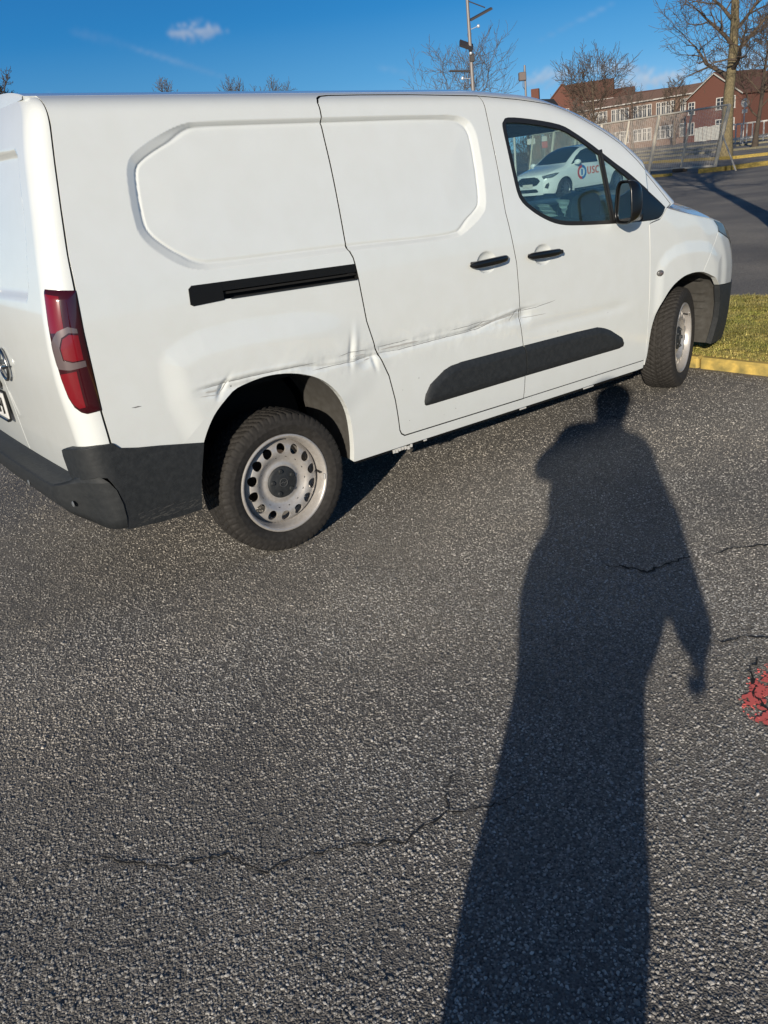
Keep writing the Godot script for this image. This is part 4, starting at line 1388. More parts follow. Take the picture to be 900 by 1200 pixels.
func stones(gd: Node) -> void:
	# the chippings of the surface dressing, laid singly where one can tell them apart
	var r := RandomNumberGenerator.new(); r.seed = 99
	var red := P2(RED)
	var nz := FastNoiseLite.new(); nz.frequency = 0.9; nz.seed = 12
	var kinds := []
	for k in 4:
		var g := Geo.new()
		g.colored = false
		var d := [Vector3(1, 0, 0), Vector3(-1, 0, 0), Vector3(0, 1, 0), Vector3(0, -1, 0), Vector3(0, 0, 1), Vector3(0, 0, -1)]
		for i in 6: d[i] = d[i] * r.randf_range(0.75, 1.15) + Vector3(r.randf_range(-0.25, 0.25), r.randf_range(-0.2, 0.2), r.randf_range(-0.25, 0.25))
		for f in [[0, 2, 4], [4, 2, 1], [1, 2, 5], [5, 2, 0]]:
			# split each upper face once: 16 facets
			var a: Vector3 = d[f[0]]
			var b: Vector3 = d[f[1]]
			var c: Vector3 = d[f[2]]
			var ab := (a + b).normalized() * 0.93
			var bc := (b + c).normalized() * 0.93
			var ca := (c + a).normalized() * 0.93
			for q in [[a, ab, ca], [ab, b, bc], [ca, bc, c], [ab, bc, ca]]:
				var nn: Vector3 = (q[1] - q[0]).cross(q[2] - q[0]).normalized()
				if nn.dot(q[0] + q[1] + q[2]) < 0: nn = -nn
				g.flat(q[0], q[1], q[2], nn)
			g.flat(a, c, Vector3(0, -0.6, 0), Vector3(a.x + c.x, -0.5, a.z + c.z).normalized())
		kinds.append(g.mesh())
	var where := [[], [], [], []]
	var tint := [[], [], [], []]
	var eye := Vector2(-1.603, 3.789)
	for k in 240000:
		var u := r.randf()
		# radius: even density to 2.8 m, then thinning
		var rad: float
		if u < 0.36: rad = sqrt(lerpf(0.95 * 0.95, 2.8 * 2.8, u / 0.36))
		else: rad = 2.8 * exp((u - 0.36) / 0.64 * log(6.8 / 2.8))
		var a := r.randf_range(-1.83, -0.25)
		var p := eye + Vector2(cos(a), sin(a)) * rad
		var s := 0.0019 + 0.0027 * pow(r.randf(), 1.7)
		if r.randf() < 0.03: s *= 1.5
		if p.x > 3.4 or crack_cells.has(Vector2i(p / 0.012)): continue
		var col := pow(r.randf(), 1.6) * 0.29 + 0.125
		if r.randf() < 0.05: col += 0.14
		var c := Color(col * 1.015, col, col * 0.955)
		var browner := clampf(0.5 + nz.get_noise_2d(p.x, p.y) * 0.9 + 0.5 * smooth01((2.6 - p.y) / 1.6) - 0.2, 0, 1)  # browner at random, and more so towards the van
		c = c * (1.0 + 0.42 * nz.get_noise_2d(p.x * 0.7 + 9.0, p.y * 0.7) + 0.2 * nz.get_noise_2d(p.x * 3.0, p.y * 3.0 + 5.0))
		c = Color(c.r * (1.0 + 0.09 * browner), c.g * (1.0 + 0.02 * browner), c.b * (1.0 - 0.07 * browner))
		var isr := inside_by(red, p).x if p.x > 0.1 and p.y > 2.6 and p.x < 0.7 else -1.0
		if isr > -0.006 and r.randf() < 0.6: c = Color(0.74, 0.15, 0.13) * r.randf_range(0.8, 1.05)
		var b := Basis(Vector3.UP, r.randf() * TAU) * Basis(Vector3.RIGHT, r.randf_range(-0.35, 0.35))
		b = b.scaled_local(Vector3(s * r.randf_range(0.8, 1.35), s * r.randf_range(0.7, 1.05), s * r.randf_range(0.8, 1.2)))
		var i := k % 4
		where[i].append(Transform3D(b, Vector3(p.x, -0.0003 + s * 0.05, p.y)))
		tint[i].append(c)
	var m := mat(1, 1, 1, 0.72)
	m.vertex_color_use_as_albedo = true
	for i in 4:
		var mm := MultiMesh.new()
		mm.transform_format = MultiMesh.TRANSFORM_3D
		mm.use_colors = true
		mm.mesh = kinds[i]
		mm.instance_count = where[i].size()
		for k in where[i].size():
			mm.set_instance_transform(k, where[i][k])
			mm.set_instance_color(k, tint[i][k])
		var o := MultiMeshInstance3D.new()
		o.multimesh = mm
		o.material_override = m
		o.name = "asphalt_chippings"
		gd.add_child(o, true)
		o.set_meta("kind", "stuff")
	print("stones ", Time.get_ticks_msec() - t0)

func verge() -> void:
	# grass strip between the bays, behind a yellow kerb
	var H := 0.085
	var g := Geo.new()
	g.box(Vector3(4.55, H * 0.5 - 0.01, 0.5), Vector3(1.96, H, 16.0))
	var soil := mat(0.30, 0.25, 0.10, 0.95)
	soil.albedo_texture = noise_tex(FastNoiseLite.TYPE_SIMPLEX, 0.05, 512, 5, Color(0.55, 0.5, 0.4), Color(1, 1, 0.8), 55)
	tri_map(soil, 1.5)
	var v := part(g, "grass_verge", soil, self)
	structure(v)
	var km := mat(0.80, 0.55, 0.13, 0.85)
	km.albedo_texture = noise_tex(FastNoiseLite.TYPE_SIMPLEX, 0.008, 512, 6, Color(0.55, 0.60, 0.72), Color(1, 1, 1), 57)
	tri_map(km, 1.6)
	var worn: StandardMaterial3D = km.duplicate(); worn.albedo_color = Color(0.36, 0.29, 0.19).linear_to_srgb()
	var kerb := Node3D.new(); kerb.name = "kerb"; add_child(kerb); structure(kerb)
	var r := RandomNumberGenerator.new(); r.seed = 6
	for k in 16:
		for side in 2:
			g = Geo.new()
			g.box(Vector3(3.50 if side == 0 else 5.58, 0.032 + r.randf_range(-0.005, 0.005), -7.0 + k * 1.0 + 0.18), Vector3(0.12, 0.10, 0.988), Basis(Vector3.UP, r.randf_range(-0.004, 0.004)), 0.014)
			part(g, "kerb_stone", km if side == 0 else worn, kerb)
	# blades
	var blade := Geo.new()
	for k in 5:
		var a := TAU * k / 5.0 + 0.4
		var o := Vector3(cos(a), 0, sin(a))
		var w := Vector3(-o.z, 0, o.x) * 0.0022
		var base := o * 0.004
		var mid := base + o * (0.006 + 0.004 * (k % 2)) + Vector3(0, 0.020, 0)
		var tip := mid + o * (0.010 + 0.008 * (k % 3)) + Vector3(0, 0.010 + 0.004 * (k % 2), 0)
		blade.quad(base - w, base + w, mid + w * 0.8, mid - w * 0.8, Vector3.UP)
		blade.flat(mid - w * 0.8, mid + w * 0.8, tip, Vector3.UP)
	var bm := mat(1, 1, 1, 0.7)
	bm.vertex_color_use_as_albedo = true
	bm.cull_mode = BaseMaterial3D.CULL_DISABLED
	bm.backlight_enabled = true; bm.backlight = Color(0.25, 0.25, 0.1)
	var mm := MultiMesh.new()
	mm.transform_format = MultiMesh.TRANSFORM_3D
	mm.use_colors = true
	mm.mesh = blade.mesh()
	var nz := FastNoiseLite.new(); nz.frequency = 1.3; nz.seed = 4
	var tf := []
	var cs := []
	for k in 60000:
		var p := Vector2(r.randf_range(3.495, 5.53), r.randf_range(-3.6, 2.3))
		var d := nz.get_noise_2d(p.x, p.y) + 0.6 * nz.get_noise_2d(p.x * 4.0, p.y * 4.0)
		if d < -0.62 + r.randf_range(-0.2, 0.2): continue
		var s := r.randf_range(0.7, 1.45) * (0.8 + 0.4 * smooth01(d + 0.5))
		var y := H - 0.012
		if p.x < 3.62: s *= 0.7
		tf.append(Transform3D(Basis(Vector3.UP, r.randf() * TAU) * Basis(Vector3.RIGHT, r.randf_range(-0.3, 0.3)) * Basis.from_scale(Vector3(s, s * 0.8, s)), Vector3(p.x, y, p.y)))
		var dry := clampf(0.5 + 0.5 * nz.get_noise_2d(p.x * 2.0 + 40, p.y * 2.0) + r.randf_range(-0.35, 0.35), 0, 1)
		cs.append(Color(0.30, 0.33, 0.06).lerp(Color(0.68, 0.55, 0.20), dry) * r.randf_range(0.8, 1.2))
	mm.instance_count = tf.size()
	for k in tf.size():
		mm.set_instance_transform(k, tf[k]); mm.set_instance_color(k, cs[k])
	var o := MultiMeshInstance3D.new()
	o.multimesh = mm; o.material_override = bm; o.name = "grass"
	add_child(o)
	tag(o, "short yellow green grass on the strip in front of the van", "grass")
	o.set_meta("kind", "stuff")
	print("verge ", Time.get_ticks_msec() - t0)

# ------------------------------------------------------------------ trees
func limb(tr: Geo, cr: Geo, p: Vector3, dir: Vector3, length: float, r0: float, level: int, o: Dictionary, r: RandomNumberGenerator) -> void:
	var segs: int = [7, 6, 4, 3, 2][level]
	var pts := PackedVector3Array([p])
	var rad := PackedFloat32Array([r0])
	var d := dir
	var wob: float = [0.05, 0.16, 0.22, 0.25, 0.28][level]
	for k in segs:
		d = (d + Vector3(r.randfn(0, wob), r.randfn(0, wob * 0.8) + float(o.up) * (0.0 if level == 0 else 0.10), r.randfn(0, wob))).normalized()
		p += d * length / segs
		pts.append(p)
		var t := (k + 1.0) / segs
		rad.append(maxf(r0 * (1.0 - t * (0.62 if level == 0 else 0.8)), o.thin))
	if level == 0:
		rad[0] *= 1.55; rad[1] *= 1.08
	(tr if level == 0 else cr).tube(pts, rad, [10, 6, 4, 3, 3][level], false)
	if level >= o.levels: return
	var kids: int = int(o.kids[level])
	for k in kids:
		var lo: float = o.clear if level == 0 else 0.22
		var t := lerpf(lo, 1.0, (k + r.randf_range(0.1, 0.9)) / kids)
		var f := t * segs
		var i := mini(int(f), segs - 1)
		var q := pts[i].lerp(pts[i + 1], f - i)
		var ax := (pts[i + 1] - pts[i]).normalized()
		var sd := ax.cross(Vector3.UP if absf(ax.y) < 0.9 else Vector3.RIGHT).normalized()
		var ang := TAU * (k * 0.382 + r.randf_range(-0.12, 0.12))
		var outw := sd * cos(ang) + ax.cross(sd) * sin(ang)
		var tilt: float = lerpf(o.low, o.high, t) if level == 0 else r.randf_range(0.55, 1.05)
		var nd := (ax * cos(tilt) + outw * sin(tilt)).normalized()
		var len2: float = length * (float(o.spread) * (1.15 - 0.65 * (t - lo) / maxf(1.0 - lo, 0.01)) if level == 0 else r.randf_range(0.42, 0.68) * (1.1 - 0.45 * t))
		var rr := lerpf(rad[i], rad[i + 1], f - i) * (0.50 if level == 0 else 0.62)
		limb(tr, cr, q, nd, len2, maxf(rr, o.thin), level + 1, o, r)
	if level > 0:
		limb(tr, cr, p, d, length * 0.45, rad[segs], level + 1, o, r)

func tree(label: String, at: Vector3, height: float, seed_at: int, o := {}, lean := Vector3.ZERO, group := "") -> void:
	var d := {"levels": 3, "kids": [10, 7, 6, 4], "clear": 0.3, "low": 1.25, "high": 0.5, "spread": 0.42, "thin": 0.008, "up": 1.0, "girth": 0.02, "bark": M.bark, "twig": M.twig}
	d.merge(o, true)
	var r := RandomNumberGenerator.new(); r.seed = seed_at
	var t := thing("bare_tree", label, "tree", at, 0.0, group)
	var a := Geo.new()
	var b := Geo.new()
	limb(a, b, Vector3(0, -0.05, 0), (Vector3.UP + lean).normalized(), height * 0.8, height * float(d.girth), 0, d, r)
	part(a, "trunk", d.bark, t)
	part(b, "crown", d.twig, t)

# ------------------------------------------------------------------ buildings
func house(called: String, label: String, at: Vector3, turn: float, size: Vector3, ridge: float, along: bool, wall: Material, roof: Material, wins: Array, group := "", extra := []) -> Node3D:
	# size: length (local x), eave height, depth (local z, the front at z = 0); ridge above ground
	var h := thing(called, label, "building", at, turn, group)
	var L := size.x
	var E := size.y
	var D := size.z
	var g := Geo.new()
	g.box(Vector3(0, E * 0.5, -D * 0.5), Vector3(L, E, D))
	if along:
		for s in [-1.0, 1.0]: g.flat(Vector3(s * L * 0.5, E, 0), Vector3(s * L * 0.5, E, -D), Vector3(s * L * 0.5, ridge, -D * 0.5), Vector3(s, 0, 0))
	else:
		g.flat(Vector3(-L * 0.5, E, 0), Vector3(L * 0.5, E, 0), Vector3(0, ridge, 0), Vector3(0, 0, 1))
		g.flat(Vector3(-L * 0.5, E, -D), Vector3(L * 0.5, E, -D), Vector3(0, ridge, -D), Vector3(0, 0, -1))
	part(g, "wall", wall, h)
	g = Geo.new()
	var ov := 0.25
	for s in [-1.0, 1.0]:
		var a: Vector3
		var b: Vector3
		var c: Vector3
		var d: Vector3
		if along:
			var ze: float = -D * 0.5 + s * (D * 0.5 + ov)
			a = Vector3(-L * 0.5 - ov, E - 0.1, ze); b = Vector3(L * 0.5 + ov, E - 0.1, ze)
			c = Vector3(L * 0.5 + ov, ridge + 0.12, -D * 0.5); d = Vector3(-L * 0.5 - ov, ridge + 0.12, -D * 0.5)
		else:
			var xe: float = s * (L * 0.5 + ov)
			a = Vector3(xe, E - 0.1, ov); b = Vector3(xe, E - 0.1, -D - ov)
			c = Vector3(0, ridge + 0.12, -D - ov); d = Vector3(0, ridge + 0.12, ov)
		var up := Vector3(0, 0.16, 0)
		g.quad(a + up, b + up, c + up, d + up, Vector3.UP)
		g.quad(a, b, c, d, Vector3.DOWN)
		g.quad(a, b, b + up, a + up, (a - c) * Vector3(1, 0, 1))
		g.quad(a, d, d + up, a + up, a - b)
		g.quad(b, c, c + up, b + up, b - a)
	part(g, "roof", roof, h)
	g = Geo.new()
	if along:
		g.box(Vector3(0, E + 0.02, 0.30), Vector3(L + 0.5, 0.16, 0.14))
		part(g, "gutter", M.trim_white, h)
	else:
		for s in [-1.0, 1.0]: g.bar(Vector3(s * (L * 0.5 + 0.2), E - 0.05, 0.28), Vector3(0, ridge + 0.1, 0.28), 0.05, 0.14)
		part(g, "bargeboard", roof if called == "far_house" else M.hoard, h)
	for e in extra:
		g = Geo.new(); g.box(e[0], e[1]); part(g, "chimney", wall, h)
	var frames := {}
	for w in wins:
		var key := "%.2f_%.2f" % [w[2], w[3]]
		if not frames.has(key):
			var f := Geo.new()
			var ww: float = w[2]
			var hh: float = w[3]
			var t := 0.10
			f.box(Vector3(0, hh * 0.5 - t * 0.5, 0.05), Vector3(ww, t, 0.10)); f.box(Vector3(0, -hh * 0.5 + t * 0.5, 0.06), Vector3(ww + 0.1, t, 0.14))
			for s in [-1.0, 1.0]: f.box(Vector3(s * (ww * 0.5 - t * 0.5), 0, 0.05), Vector3(t, hh - 2 * t, 0.10))
			f.box(Vector3(0, 0, 0.045), Vector3(0.06, hh - 2 * t, 0.07))
			f.box(Vector3(0, hh * 0.16, 0.04), Vector3(ww - 2 * t, 0.06, 0.06))
			var p := Geo.new()
			p.box(Vector3(0, 0, 0.012), Vector3(ww - 0.1, hh - 0.1, 0.02))
			frames[key] = [f.mesh(), p.mesh()]
		var fr := part(frames[key][0], "window", M.trim_white, h)
		fr.position = Vector3(w[0], w[1], 0)
		part(frames[key][1], "pane", M.far_glass, fr)
	return h

func rows_of(x0: float, groups: int, per: int, gap: float, step: float, ys: Array, w: float, hh: float) -> Array:
	var o := []
	for y in ys:
		for k in groups:
			for j in per: o.append([x0 + k * gap + j * step, y, w, hh])
	return o

func background() -> void:
	var bk := mat(0.30, 0.245, 0.16, 0.95)
	bk.albedo_texture = noise_tex(FastNoiseLite.TYPE_SIMPLEX, 0.04, 256, 5, Color(0.5, 0.5, 0.48), Color(1, 1, 0.92), 71)
	tri_map(bk, 1.2)
	bk.uv1_scale = Vector3(2.0, 0.5, 2.0)
	M.bark = bk
	M.bark_dark = mat(0.07, 0.055, 0.042, 0.95)
	M.twig = mat(0.105, 0.078, 0.055, 0.95)
	M.twig_grey = mat(0.13, 0.105, 0.085, 0.95)
	M.trim_white = mat(0.56, 0.54, 0.50, 0.7)
	M.hoard = mat(0.40, 0.40, 0.37, 0.8)
	M.far_glass = mat(0.03, 0.035, 0.045, 0.1)
	var brick := mat(0.30, 0.20, 0.155, 0.9)
	brick.albedo_texture = noise_tex(FastNoiseLite.TYPE_SIMPLEX, 0.05, 512, 5, Color(0.7, 0.68, 0.66), Color(1, 1, 1), 61)
	tri_map(brick, 0.3)
	var brick2: StandardMaterial3D = brick.duplicate(); brick2.albedo_color = Color(0.20, 0.085, 0.062).linear_to_srgb()
	var brick3: StandardMaterial3D = brick.duplicate(); brick3.albedo_color = Color(0.32, 0.25, 0.20).linear_to_srgb()
	var tile := mat(0.17, 0.085, 0.06, 0.85)
	tile.albedo_texture = noise_tex(FastNoiseLite.TYPE_SIMPLEX, 0.05, 512, 5, Color(0.65, 0.62, 0.6), Color(1, 1, 1), 63)
	tri_map(tile, 0.25)
	var tile2: StandardMaterial3D = tile.duplicate(); tile2.albedo_color = Color(0.36, 0.22, 0.15).linear_to_srgb()
	# long school-like block with two rows of white windows
	var w1 := rows_of(-13.4, 7, 4, 4.0, 0.82, [1.75, 4.95], 0.74, 1.75)
	house("brick_block", "long low brown brick block with two rows of white windows behind the fence", Vector3(113.2, 0, -77.5), -PI / 2, Vector3(29, 6.3, 11), 7.5, true, brick, tile2, w1)
	house("gabled_building", "tall red brick building with stepped dark red gable right of the long block", Vector3(107.6, 0, -62.7), -PI / 2, Vector3(8.0, 5.2, 12), 7.9, false, brick2, tile, rows_of(1.0, 1, 2, 2.0, 1.5, [1.7, 4.3], 1.2, 1.5) + rows_of(-3.2, 1, 1, 2.0, 1.0, [1.7, 4.2], 1.0, 1.6))
	house("brown_roofed_house", "brown roofed brick house behind the big tree at the right edge", Vector3(118, 0, -53.5), -PI / 2, Vector3(13, 5.6, 10), 9.6, true, brick, tile2, rows_of(-5, 3, 1, 3.6, 1.0, [1.8, 4.8], 1.6, 1.7), "", [[Vector3(2.0, 9.8, -5), Vector3(0.9, 2.0, 0.9)]])
	house("far_house", "dark red roofed house with a square chimney, leftmost of the far houses", Vector3(126.4, 0, -104.0), -0.95, Vector3(7, 8.0, 9), 11.7, false, brick2, tile, rows_of(-2.0, 2, 1, 2.6, 1.0, [4.0, 7.0], 1.1, 1.5), "", [[Vector3(-5.0, 5.9, -2), Vector3(1.4, 11.8, 1.6)]])
	house("far_house", "dark brick house with broad red roof behind the middle bare tree", Vector3(129.5, 0, -100.5), -0.95, Vector3(8, 8.4, 9), 11.6, true, brick2, tile, rows_of(-2.6, 3, 1, 2.6, 1.0, [4.0, 7.0], 1.1, 1.5))
	house("far_house", "light brick house with pale bays behind the middle bare tree", Vector3(132.0, 0, -96.6), -0.95, Vector3(6, 7.6, 9), 9.8, true, brick3, tile, rows_of(-2.0, 3, 1, 2.0, 1.0, [2.2, 4.6, 7.0], 1.2, 1.6))
	house("far_house", "low red roofed house with a white edged gable, nearest the brick block", Vector3(136.0, 0, -92.5), -0.7, Vector3(11, 6.2, 8), 8.8, true, brick2, tile, rows_of(-4, 4, 1, 2.4, 1.0, [2.0, 4.9], 1.1, 1.5))
	print("houses ", Time.get_ticks_msec() - t0)
	# pale hoarding by the building
	var g := Geo.new()
	var hb := thing("hoarding", "pale hoarding of upright panels against the red brick building", "hoarding", Vector3(97.5, 0, -57.3), -PI / 2 + 0.25)
	for k in 6:
		g = Geo.new(); g.box(Vector3(-1.25 + k * 0.5, 0.95, 0.0 + 0.02 * (k % 2)), Vector3(0.47, 1.5 + 0.1 * (k % 3), 0.04), Basis.IDENTITY, 0.01)
		part(g, "panel", M.hoard, hb)
	fence()
	kerbs()
	masts()
	# trees
	tree("big bare tree with a pale trunk behind the right end of the fence", Vector3(40.15, 0, -20.95), 13.5, 21, {"levels": 4, "kids": [14, 8, 6, 4], "clear": 0.30, "low": 1.4, "high": 0.4, "spread": 0.33, "thin": 0.009, "girth": 0.022, "up": 0.7}, Vector3(0.03, 0, 0.07))
	tree("bare spreading tree in front of the dark red far houses", Vector3(73.7, 0, -55.69), 9.4, 5, {"kids": [15, 9, 7, 4], "clear": 0.30, "low": 1.4, "spread": 0.66, "thin": 0.016, "girth": 0.018, "bark": M.twig})
	tree("bare tree behind the tall lamp mast", Vector3(55.45, 0, -55.41), 9.9, 8, {"kids": [13, 8, 6, 4], "clear": 0.32, "low": 1.45, "high": 0.6, "spread": 0.78, "thin": 0.013, "girth": 0.013, "bark": M.twig_grey, "twig": M.twig_grey})
	tree("small bare tree standing above the long brick block's roof", Vector3(103.5, 0, -65.8), 8.6, 12, {"kids": [10, 7, 6, 3], "clear": 0.45, "spread": 0.36, "thin": 0.018, "bark": M.twig})
	tree("thin bare treetop just above the brick block's left end", Vector3(106.0, 0, -74.2), 8.8, 14, {"kids": [9, 7, 5, 3], "clear": 0.45, "spread": 0.4, "thin": 0.018, "bark": M.twig_grey, "twig": M.twig_grey})
	tree("narrow bare treetop above the van's roof beside the small cloud", Vector3(26.78, 0, -55.92), 10.4, 31, {"kids": [16, 6, 5, 3], "clear": 0.35, "low": 0.8, "high": 0.3, "spread": 0.24, "thin": 0.012, "bark": M.twig_grey, "twig": M.twig_grey})
	tree("bare treetop peeping over the middle of the van's roof", Vector3(36.8, 0, -62.3), 9.9, 33, {"kids": [12, 8, 6, 3], "clear": 0.4, "spread": 0.42, "thin": 0.013, "bark": M.twig})
	tree("bare treetop over the van's roof, just left of the lamp mast's tree", Vector3(38.9, 0, -63.2), 9.8, 36, {"kids": [12, 8, 6, 3], "clear": 0.4, "spread": 0.42, "thin": 0.013, "bark": M.twig})
	tree("dark budding tree at the far left edge beyond the van's rear", Vector3(13.0, 0, -52.1), 9.9, 40, {"levels": 4, "kids": [12, 8, 6, 4], "clear": 0.3, "spread": 0.40, "thin": 0.013, "bark": M.bark_dark, "twig": M.bark_dark})
	tree("dark multi branched tree right of the big tree", Vector3(56.2, 0, -28.2), 8.0, 44, {"levels": 4, "kids": [12, 8, 6, 4], "clear": 0.28, "spread": 0.5, "thin": 0.012, "bark": M.bark_dark, "twig": M.twig})
	tree("bare tree just outside the right edge that shades the car park", Vector3(9.3, 0, -1.4), 11.5, 52, {"levels": 3, "kids": [24, 9, 7, 4], "clear": 0.38, "low": 1.1, "spread": 0.40, "thin": 0.013, "girth": 0.0145})
	# bare shrubs and trunks behind the small white car
	for k in 7:
		tree(["first","second","third","fourth","fifth","sixth","seventh"][k] + " from the left of the bare shrubs behind the white car", Vector3(39.0 + k * 1.9, 0, -40.6 + k * 0.75), 3.0 + 0.6 * (k % 3), 60 + k, {"levels": 3, "kids": [16, 6, 5, 3], "clear": 0.04, "low": 0.9, "high": 0.3, "spread": 0.6, "thin": 0.010, "girth": 0.012, "bark": M.twig_grey, "twig": M.twig_grey}, Vector3.ZERO, "shrubs behind the white car")
	print("trees ", Time.get_ticks_msec() - t0)
	white_car()

func fence() -> void:
	var galv := mat(0.52, 0.48, 0.40, 0.6)
	var f := thing("mesh_fence", "leaning mobile wire mesh fence with pale posts across the car park", "fence", Vector3(29.924, 0, -15.269))
	# local frame: along the fence away from its right end
	var a := Vector3(0.2675, 0, -0.9635)
	var lean := -a * 0.64 + Vector3(0, 2.24, 0)
	for k in 8:
		var base := a * (k * 1.93)
		var g := Geo.new()
		var thick := 0.075 if k % 2 == 0 else 0.045
		g.tube(PackedVector3Array([base, base + lean]), PackedFloat32Array([thick, thick * 0.95]), 8)
		part(g, "post", galv, f)
		if k % 2 == 1:
			g = Geo.new(); g.box(base + Vector3(0, 0.07, 0), Vector3(0.24, 0.14, 0.65), Basis(Vector3.UP, -0.27), 0.02)
			part(g, "foot", M.bark_dark, f)
	for h in [0.06, 1.0]:
		var g := Geo.new()
		g.tube(PackedVector3Array([lean * h, lean * h + a * 13.6]), PackedFloat32Array([0.038, 0.038]), 8)
		part(g, "rail", galv, f)
	var g2 := Geo.new()
	g2.tube(PackedVector3Array([lean * 0.55, Vector3(-1.9, 0, 2.0)]), PackedFloat32Array([0.03, 0.03]), 6)
	part(g2, "brace", galv, f)
	var wires := Geo.new()
	for k in 44:
		var h := 0.07 + 0.93 * (k + 0.5) / 44.0
		wires.bar(lean * h, lean * h + a * 13.55, 0.012, 0.012)
	for k in 100:
		var o := a * (k * 0.135 + 0.07)
		wires.bar(o + lean * 0.06, o + lean, 0.005, 0.005)
	part(wires, "wire_mesh", mat(0.66, 0.60, 0.52, 0.7), f).set_meta("kind", "stuff")
	# railing far right
	var rl := thing("railing", "pale picket railing in front of the brick houses at the right edge", "railing", Vector3(72.5, 0, -37.0))
	var dr := Vector3(0.15, 0, 0.988)
	for y in [0.35, 1.55]:
		var g := Geo.new(); g.bar(Vector3(0, y, 0) - dr * 2.5, Vector3(0, y, 0) + dr * 10.0, 0.08, 0.12); part(g, "rail", M.trim_white, rl)
	for k in 26:
		var g := Geo.new(); g.bar(dr * (-2.4 + k * 0.48), dr * (-2.4 + k * 0.48) + Vector3(0, 1.7 if k % 5 == 0 else 1.5, 0), 0.09, 0.09 if k % 5 else 0.16); part(g, "picket", M.trim_white, rl)

func kerbs() -> void:
	var ym := mat(0.52, 0.37, 0.085, 0.85)
	ym.albedo_texture = noise_tex(FastNoiseLite.TYPE_SIMPLEX, 0.03, 512, 5, Color(0.6, 0.62, 0.66), Color(1, 1, 1), 81)
	tri_map(ym, 0.7)
	var pale: StandardMaterial3D = ym.duplicate(); pale.albedo_color = Color(0.34, 0.30, 0.19).linear_to_srgb()
	var lines := [
		[[28.6, -30.0, 28.1, -18.6, 28.0, -15.9], ym, 0.10, 0.22], [[28.2, -14.9, 28.7, -14.1, 31.0, -12.6, 37.0, -9.5, 44, -7.0], ym, 0.16, 0.26],
		[[46.0, -33.0, 43.0, -27.0, 38.6, -19.4, 39.6, -17.6, 46.0, -14.0], ym, 0.14, 0.24], [[54.0, -36.0, 52.0, -30.0, 51.0, -23.0], pale, 0.12, 0.22], [[62.0, -33.0, 66.0, -29.0, 74.0, -26.0], pale, 0.12, 0.25], [[66.0, -52.0, 64.0, -42.0, 62.0, -34.0], pale, 0.12, 0.22], [[80.0, -56.0, 78.0, -46.0, 77.0, -34.0], pale, 0.12, 0.3]]
	for l in lines:
		var kb := Node3D.new(); kb.name = "kerb"; add_child(kb, true); structure(kb)
		var p := P2(l[0])
		for k in p.size() - 1:
			var n := maxi(1, int(p[k].distance_to(p[k + 1]) / 1.9))
			for j in n:
				var a := p[k].lerp(p[k + 1], (j + 0.008) / n)
				var b := p[k].lerp(p[k + 1], (j + 0.992) / n)
				var g := Geo.new()
				var d := Vector3(b.x - a.x, 0, b.y - a.y)
				var z := d.normalized()
				g.box(Vector3((a.x + b.x) * 0.5, float(l[2]) * 0.5 - 0.02, (a.y + b.y) * 0.5), Vector3(l[3], float(l[2]) + 0.04, d.length()), Basis(Vector3.UP.cross(z), Vector3.UP, z), 0.02)
				part(g, "kerb_stone", l[1], kb)

